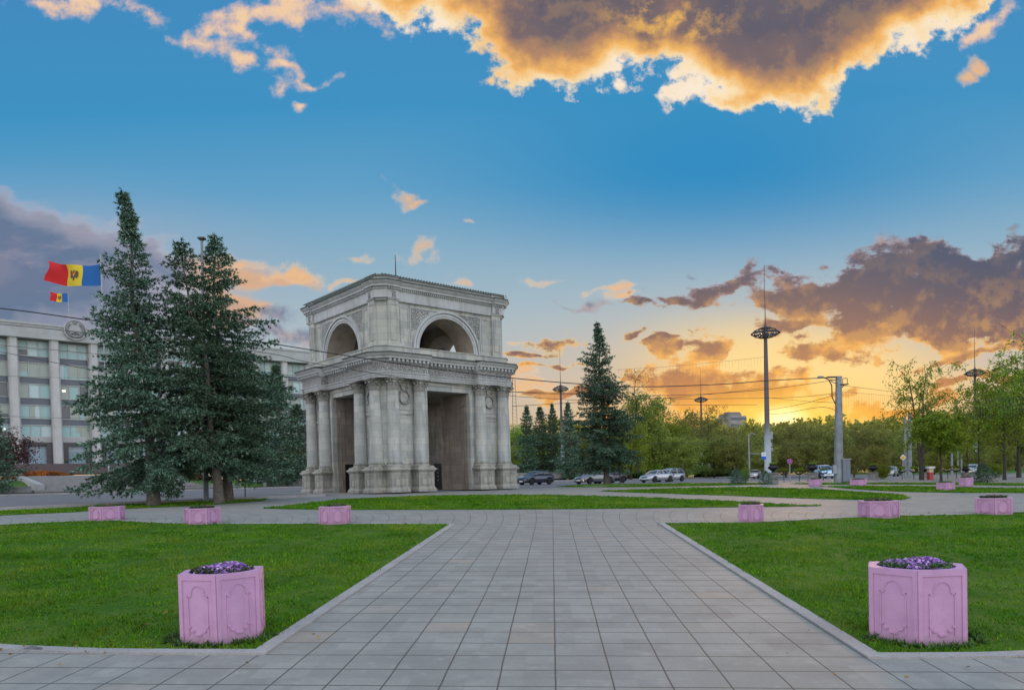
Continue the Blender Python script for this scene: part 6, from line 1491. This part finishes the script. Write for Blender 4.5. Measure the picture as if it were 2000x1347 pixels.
    for q in wx:
        for s in (-1, 1):
            m2 = MB(); m2.lathe([(wr*.62, -.1), (wr*.95, -.105), (wr, -.06), (wr, .06), (wr*.95, .105), (wr*.62, .1)], (0, 0, 0), 20); o = m2.build('wheel', MTY, r, (q, s*(hw-.10), wr)); o.rotation_euler = (PI/2, 0, 0)
            m2 = MB(); m2.lathe([(0, -.085), (wr*.2, -.09), (wr*.62, -.06), (wr*.66, -.1), (wr*.66, .1), (wr*.62, .06), (wr*.2, .09), (0, .085)], (0, 0, 0), 20)
            m2.build('rim', MRIM, o)
    for s in (-1, 1):
        m2 = MB(); m2.rings([[(hl-.22+q_, s*(hw*.66+d)+0, .66+z_) for q_, d, z_ in ((0, -.19, -.05), (0.1, -.17, .02), (.0, .15, .07), (-.12, .2, .0), (0, .1, -.08))], [(hl-.06+q_, s*(hw*.66+d)*.97, .64+z_) for q_, d, z_ in ((0, -.17, -.05), (0, -.15, .02), (-.07, .12, .05), (-.15, .16, 0), (-.05, .1, -.07))]]); m2.build('headlight', MHL, r)
        m2 = MB(); m2.box((-hl+.06, s*hw*.72, .82), (.06, .16, .09)); m2.build('tail_light', MTL, r)
        m2 = MB(); m2.box((gb-.35, s*(hw+.05), belt+.03), (.06, .09, .06)); m2.build('mirror', paint, r)
    m2 = MB(); m2.box((hl-.01, 0, .42), (.03, .26, .06)); m2.build('number_plate', MPLT, r); m2 = MB(); m2.box((hl-.02, 0, .60), (.03, .38, .05)); m2.box((hl-.03, 0, .28), (.04, hw*.7, .05)); m2.build('grille', MTY, r)
    if ind: m2 = MB(); m2.box((hl-.06, hw*.70, .42), (.05, .12, .07)); m2.build('indicator', MIND, r)
    return r
HD = math.atan2(-er[1], -er[0])
CARP = lambda n, c: mat(n, c, .28, .55, None, None, None, .5, None, .7)
def putcar(px, Y, **k):
    x = ray(px, 945).x*Y; car((x, Y, terrain(x, Y)-.0), HD+k.pop('dr', 0), **k)
putcar(1046, 82, paint=CARP('dark_blue_grey_paint', (.045, .055, .075)), label='dark blue-grey hatchback on the road just right of the arch', kind='hatch', L=4.25, H=1.5)
putcar(1161, 81, paint=CARP('grey_paint', (.19, .20, .21)), label='grey saloon with a glowing orange indicator, half behind the spruce trunk', kind='sedan', L=4.9, H=1.5, ind=True)
putcar(1190, 86, paint=CARP('black_paint', (.015, .015, .018)), label='black car mostly hidden behind the spruce trunk', kind='sedan', L=4.5, H=1.5)
putcar(1283, 87, paint=CARP('silver_paint', (.42, .45, .48)), label='silver saloon with round headlights on the road', kind='sedan', L=4.5, H=1.45)
putcar(1307, 92, paint=CARP('silver_blue_paint', (.34, .38, .43)), label='silver estate car overlapped by the silver saloon', kind='wagon', L=4.6, H=1.62)
x = ray(1607, 935).x*98; car((x, 98, terrain(x, 98)), HD+.9, CARP('pale_blue_paint', (.40, .55, .68)), 'pale blue van between the black urn and the trolley pole', 'van', 3.6, 1.8, 1.75, name='van', cat='van', group=None)
for px, Y, c, lb in ((1477, 118, (.45, .47, .5), 'distant silver car between the two left spruce bushes'), (1738, 106, (.38, .42, .42), 'distant pale car left of the diamond sign'), (1898, 108, (.5, .5, .5), 'distant white car right of the rightmost urn')):
    x = ray(px, 935).x*Y; car((x, Y, terrain(x, Y)), HD+.2, CARP('pale_paint', c), lb, 'hatch', 4.2, group='cars parked far behind the urns')
# ------------------------------------------------------------------ overhead wires
MWIRE = mat('black_cable', (.02, .02, .022), .6)
def wire(pts, label, rad=.012, name='overhead_wire', group='trolley wires over the avenue'):
    P = [at(*p) for p in pts]; Q = []
    for i in range(len(P)-1):
        a, b, c, d = P[max(i-1, 0)], P[i], P[i+1], P[min(i+2, len(P)-1)]
        for k_ in range(6):
            t = k_/6; Q.append(.5*((2*b)+(c-a)*t+(2*a-5*b+4*c-d)*t*t+(3*b-a-3*c+d)*t**3))
    Q.append(P[-1]); o0 = Q[0]; mb = MB(); mb.tube([q-o0 for q in Q], rad, 4); o = mb.build(name, MWIRE, None, o0); tag(o, label, 'wire', group); return o
def Yw(px, a=36, b=53, pa=0, pb=1638):
    # straight run in plan between two depths
    ua, ub, u_ = (pa-1000)/F, (pb-1000)/F, (px-1000)/F; xa, xb = ua*a, ub*b; k_ = (u_*a-xa)/((xb-xa)-u_*(b-a)); return a+(b-a)*k_
def wl(L, a=36, b=53, pa=0, pb=1638): return [(x, y, Yw(x, a, b, pa, pb)) for x, y in L]
wire(wl([(-200, 588), (0, 602), (190, 627), (470, 662), (681, 695), (856, 721), (1000, 738), (1140, 750), (1260, 755), (1410, 750), (1500, 743), (1625, 737)]), 'thick overhead cable crossing in front of the arch cornice, highest one at the left', .028)
wire(wl([(-200, 618), (0, 633), (170, 650), (505, 687), (601, 707), (745, 731), (870, 750), (1000, 765), (1130, 770), (1300, 772), (1480, 762), (1630, 742)]), 'overhead cable crossing the arch capitals, second from the top at the left', .016)
wire([(-100, 664, 70), (0, 674, 70), (180, 690, 71), (420, 716, 74), (590, 735, 78)], 'thin overhead wire crossing the upper windows of the office block, third from the top', .022)
wire([(-100, 678, 60), (0, 687, 60), (180, 722, 61), (420, 760, 64), (590, 775, 68)], 'overhead wire slanting down across the office block windows', .022)
wire([(-100, 733, 80), (0, 734, 80), (170, 738, 81), (590, 742, 86)], 'level thin wire across the middle windows of the office block', .016)
wire([(-100, 811, 80), (0, 812, 80), (170, 817, 81), (590, 822, 86)], 'level thin wire across the lower windows of the office block', .016)
wire([(1000, 765, 70), (1120, 768, 72), (1300, 778, 78), (1497, 777, 90), (1560, 775, 75), (1634, 768, 56)], 'overhead wire behind the tall blue-green spruce, sagging to the tallest mast', .022)
wire([(995, 773, 70), (1140, 782, 72), (1300, 790, 78), (1480, 790, 90)], 'overhead wire ending at the tallest mast, below its neighbour', .022)
wire([(1000, 793, 70), (1140, 785, 74), (1330, 775, 80), (1497, 757, 94)], 'overhead wire rising from the arch to the tallest mast', .022)
wire([(1497, 801, 94), (1560, 790, 75), (1634, 770, 56)], 'overhead wire rising steeply from the tallest mast to the trolley pole', .02)
wire([(1497, 776, 94), (1570, 783, 76), (1634, 786, 56)], 'nearly level wire between the tallest mast and the trolley pole', .016)
wire([(1497, 808, 94), (1530, 807, 80), (1600, 795, 62), (1634, 802, 56)], 'lowest slack wire between the tallest mast and the trolley pole', .02)
wire([(990, 863, 100), (1130, 864, 100), (1400, 866, 105), (1640, 868, 110)], 'low thin wire across the green trees at the foot of the masts', .014)
wire([(1640, 752, 53), (1800, 770, 70), (2050, 790, 90)], 'wire running right from the trolley pole into the trees', .014)
MSTR = mat('dark_light_string', (.10, .09, .08), .6); MSTW = mat('pale_light_string', (.22, .27, .25), .6)
def curtain(pts, l0, l1, n, label, m_, rad=.008, seed=1):
    P = [at(*p) for p in pts]; o0 = P[0]; r = empty('string_lights', o0, 0, label, 'string lights', 'icicle light strings'); mb = MB(); mb.tube([p-o0 for p in P], .009, 4); mb.build('cable', MSTR, r)
    rng = random.Random(seed); mb = MB()
    for i in range(n):
        t = (i+.5)/n*(len(P)-1); k_ = min(int(t), len(P)-2); p = P[k_].lerp(P[k_+1], t-k_)-o0; Y_ = p.y+o0.y; L_ = rng.uniform(l0, l1)*Y_/F; mb.tube([p, p-Vector((rng.uniform(-.03, .03), 0, L_))], rad, 3)
    mb.build('strands', m_, r)
curtain([(1205, 722, 58), (1300, 716, 58), (1400, 707, 58), (1495, 697, 58)], 6, 20, 46, 'icicle light string hanging between the tall spruce and the tallest mast', MSTR, .0045)
curtain([(1645, 765, 56), (1700, 769, 58), (1770, 776, 62)], 16, 34, 34, 'icicle light string hanging right of the trolley pole', MSTR, .005, 2)
curtain([(1770, 776, 55), (1870, 782, 52), (2020, 775, 48)], 12, 44, 46, 'pale icicle light string hanging through the right-hand trees', MSTW, .005, 3)
def vcurt(px, y0, y1, Y, w, n, label, seed):
    rng = random.Random(seed); o0 = at(px, y0, Y); r = empty('string_lights', o0, 0, label, 'string lights', 'icicle light strings'); mb = MB()
    for i in range(n):
        x = (rng.uniform(-w, w))*Y/F; z1 = -(y1-y0)*rng.uniform(.65, 1)*Y/F; mb.tube([(x*.6, 0, 0), (x, 0, z1*.5), (x*1.0+rng.uniform(-.06, .06), 0, z1)], .009, 3)
    for i in range(26): z_ = -(y1-y0)*Y/F*(.02+.9*i/26); mb.tube([(-w*.5*Y/F, 0, z_), (w*.5*Y/F, 0, z_-.1)], .008, 3)
    mb.build('strands', MSTR, r)
vcurt(1003, 738, 940, 50, 6, 7, 'tangled light strings hanging beside the right-hand columns of the arch', 4); vcurt(592, 760, 915, 51, 3.5, 6, 'tangled light strings hanging beside the left-hand columns of the arch', 5)
# ------------------------------------------------------------------ broadleaved trees
def tree_at(px, Y, top_y, meshes, href, label, wsc=1.0, rz=None, group=None, name='leafy_tree', cat='tree'):
    x = ray(px, 930).x*Y; b = Vector((x, Y, zp(x, Y))); zt = at(px, top_y, Y).z; s = (zt-b.z)/href
    r = plant_tree(name, meshes, b, label, cat, group, rz if rz is not None else px*.7, s); r.scale = (s*wsc, s*wsc, s); return r
D1 = make_decid(12, 4.6, 101, .08, LF_BG, 13000, .28, 420, BARKD, 1, cl=.7)
D2 = make_decid(12, 4.4, 102, .08, LF_YEL, 13000, .27, 400, BARKD, 2, cl=.7)
D3 = make_decid(12, 4.8, 103, .16, LF_OLV, 5200, .22, 420, BARKD, 1, cl=.5, thin=1.6)
D4 = make_decid(12, 5.0, 104, .08, LF_OLV, 14000, .27, 420, BARKD, 2, cl=.7)
D5 = make_decid(14, 2.4, 105, .30, LF_OLV, 900, .16, 190, BARKD, 1, cl=.3, thin=1.6, hw=1.6)
bgr = 'broadleaved trees in the park beyond the road'
far = 'hazy green tree in the far back row of the park'
L = [
 (1012, 150, 830, D2, 1.2, 'yellow-green tree right beside the arch columns'), (1010, 128, 868, D2, 1.3, 'low yellow-green bushy tree right beside the arch columns'),
 (1090, 190, 842, D1, 1.5, far), (1145, 190, 838, D1, 1.5, far), (1030, 200, 850, D1, 1.6, far),
 (1245, 128, 712, D5, 1.0, 'tall nearly bare tree rising right behind the tall blue-green spruce'),
 (1262, 132, 765, D1, .95, 'full green tree behind the silver cars, nearest the tall spruce'), (1232, 118, 812, D2, 1.0, 'yellow-green tree between the tall spruce and the silver cars'),
 (1300, 140, 812, D2, 1.2, 'light green tree behind the silver estate car'), (1338, 150, 802, D3, 1.1, 'open-branched tree just left of the thin ring-headed mast'),
 (1385, 158, 793, D3, 1.15, 'open-branched tree behind the thin ring-headed mast'), (1330, 128, 850, D1, 1.3, 'low green tree in front of the open-branched trees'),
 (1395, 132, 848, D1, 1.3, 'bright green tree at the foot of the thin ring-headed mast'), (1440, 128, 852, D4, 1.25, 'olive green tree left of the slim pale street lamp'),
 (1440, 190, 832, D3, 1.5, far), (1475, 160, 836, D3, 1.2, 'airy olive tree behind the slim pale street lamp'), (1510, 165, 840, D4, 1.3, 'olive tree directly behind the tallest mast'),
 (1545, 160, 824, D3, 1.2, 'airy tree in front of the setting sun'), (1585, 165, 830, D3, 1.2, 'airy tree right of the setting sun'), (1535, 130, 862, D4, 1.4, 'olive green tree behind the no-stopping sign'),
 (1580, 132, 858, D1, 1.4, 'green tree behind the pale blue van'), (1622, 160, 828, D4, 1.2, 'olive tree directly behind the trolley pole'), (1490, 118, 872, D4, 1.2, 'low olive tree left of the leftmost urn'),
 (1660, 170, 838, D3, 1.3, 'airy olive tree right of the trolley pole'), (1668, 105, 872, D4, 1.2, 'rounded olive tree right of the utility cabinet'), (1712, 98, 868, D1, 1.1, 'rounded green tree behind the middle urn'),
 (1700, 175, 832, D4, 1.4, 'olive tree in the back row above the middle urn'), (1745, 170, 836, D3, 1.3, 'airy olive tree in the back row left of the twin poles'), (1758, 130, 865, D4, 1.2, 'olive tree behind the diamond sign'),
 (1790, 175, 838, D4, 1.4, far), (1830, 175, 842, D4, 1.5, far), (1880, 170, 838, D1, 1.5, far), (1930, 170, 832, D4, 1.5, far), (1985, 165, 828, D1, 1.5, far), (2040, 160, 820, D4, 1.5, far), (1360, 200, 838, D4, 1.6, far), (1560, 205, 842, D4, 1.8, far), (1640, 205, 842, D4, 1.8, far), (1250, 200, 845, D1, 1.7, far),
 (1825, 120, 880, D1, 1.4, 'green tree behind the slender round-crowned tree'), (1905, 118, 872, D4, 1.4, 'olive tree behind the trunks at the right'), (1960, 112, 868, D1, 1.4, 'green tree behind the rightmost trunks'),
]
for px, Y, ty, m_, ws, lb in L: tree_at(px, Y, ty, m_, 14 if m_ is D5 else 12, lb, ws, group=(bgr if lb is not far else 'far back row of park trees'))
# nearer trees on the right
T1 = make_decid(10.5, 3.3, 201, .27, LF_DEC, 4600, .15, 320, BARKD, 2, cl=.28, thin=1.3, tr=.17)
tree_at(1800, 60, 694, T1, 10.5, 'airy open-crowned tree with drooping leaves, left of the right-hand group', .92, 0)
T2 = make_decid(5, 2.1, 202, .40, LF_DEC, 12000, .13, 330, BARKD, 1, cl=.25, tr=.085)
tree_at(1838, 52, 804, T2, 5, 'slender tree with a dense round bright green crown', 1.0, 0)
T3 = make_decid(9, 3.2, 203, .28, LF_DEC, 7200, .16, 400, BARKD, 1, cl=.3, tr=.13)
for px, Y, ty, ws, rz, lb in ((1912, 62, 742, .85, 0, 'leafy green tree in front of the half-hidden ring-headed mast'), (1890, 74, 800, 1.0, 2, 'leafy green tree behind the rightmost urn'), (1962, 56, 722, .9, 1, 'leafy green tree left of the large tree at the right edge'), (1990, 64, 690, 1.0, 4, 'leafy tree at the right edge, with a leaning dark trunk')): tree_at(px, Y, ty, T3, 9, lb, ws, rz, 'leafy trees at the right')
T4 = make_decid(12, 3.8, 204, .34, LF_DEC, 6200, .16, 380, BARKD, 1, cl=.35, thin=1.3, tr=.17)
tree_at(2030, 50, 640, T4, 12, 'largest tree, its crown cut by the right edge of the view', 1.0, 1)
T5 = make_decid(3, 1.5, 205, .02, LF_DEC, 6500, .14, 160, BARKD, 3, cl=.3)
for px, Y, ty, ws, lb in ((1725, 70, 905, 1.0, 'loose green bush beside the middle urn'), (1455, 66, 915, .7, 'loose green bush behind the leftmost spruce bush'), (1945, 70, 905, 1.2, 'loose green bush under the right-hand trees'), (1100, 150, 905, 1.6, 'green bush at the foot of the mast nearest the arch')): tree_at(px, Y, ty, T5, 3, lb, ws, name='bush', cat='bush', group='loose bushes')
# red-leaved tree in front of the building
TR = make_decid(6, 3.4, 301, .12, LF_RED, 7000, .2, 320, BARKD, 2, cl=.4)
t_ = tep(14, 52); x, y = wt(t_, 52); r = plant_tree('red_leaved_tree', TR, (x, y, zpark(t_, 52)), 'dark red-leaved tree at the left edge in front of the building'); s = (at(14, 838, y).z-zpark(t_, 52))/6; r.scale = (s, s, s)
for px, e, ty, m_, lb in ((372, 60, 862, D1, 'dark green shrub-like tree seen between the spruce trunks'), (455, 58, 850, D1, 'green tree behind the thick spruce trunks'), (590, 62, 858, D1, 'green tree behind the left columns of the arch')):
    t_ = tep(px, e); x, y = wt(t_, e); r = plant_tree('leafy_tree', m_, (x, y, zpark(t_, e)), lb, group='green trees in front of the office block'); s = (at(px, ty, y).z-zpark(t_, e))/12; r.scale = (s*1.5, s*1.5, s)

# the wood that closes the park, one mass, and low undergrowth in front of it
def mass(name, mat_, label, n, fn, ln, seed):
    rng = np.random.RandomState(seed); C = fn(rng, n); D = rng.normal(0, 1, (len(C), 3)); D /= np.linalg.norm(D, axis=1)[:, None]
    o = obj(name, tri_mesh(name, blades(C, D, 3, ln, ln*.36, rng, 1.0), mat_)); tag(o, label, kind='stuff'); return o
def woodf(rng, n):
    Y_ = rng.uniform(205, 250, n); px = rng.uniform(985, 2150, n); x = (px-1000)/F*Y_; top = 5.5+7.5*vnoise(x+500, Y_, 9, 3)+4.0*vnoise(x+500, Y_, 3, 4)+2.0*vnoise(x+500, Y_, 1.2, 5)
    z = EZ+.2+top*rng.rand(n)**.75; return np.stack([x, Y_, z], 1)
mass('woodland', LF_WOOD, 'far wood closing the park under the sunset', 60000, woodf, 1.1, 8)
def underf(rng, n):
    px = rng.uniform(1225, 2100, n); e = rng.uniform(58, 66, n); P = []
    for p_, q in zip(px, e):
        t__ = tep(p_, q); x, y = wt(t__, q); P.append((x, y, zpark(t__, q)))
    P = np.array(P); hh = .6+2.2*vnoise(P[:, 0]+500, P[:, 1], 3.1, 9); P[:, 2] += hh*rng.rand(n); return P
mass('undergrowth', LF_DEC, 'low green undergrowth among the park trunks', 16000, underf, .42, 9)
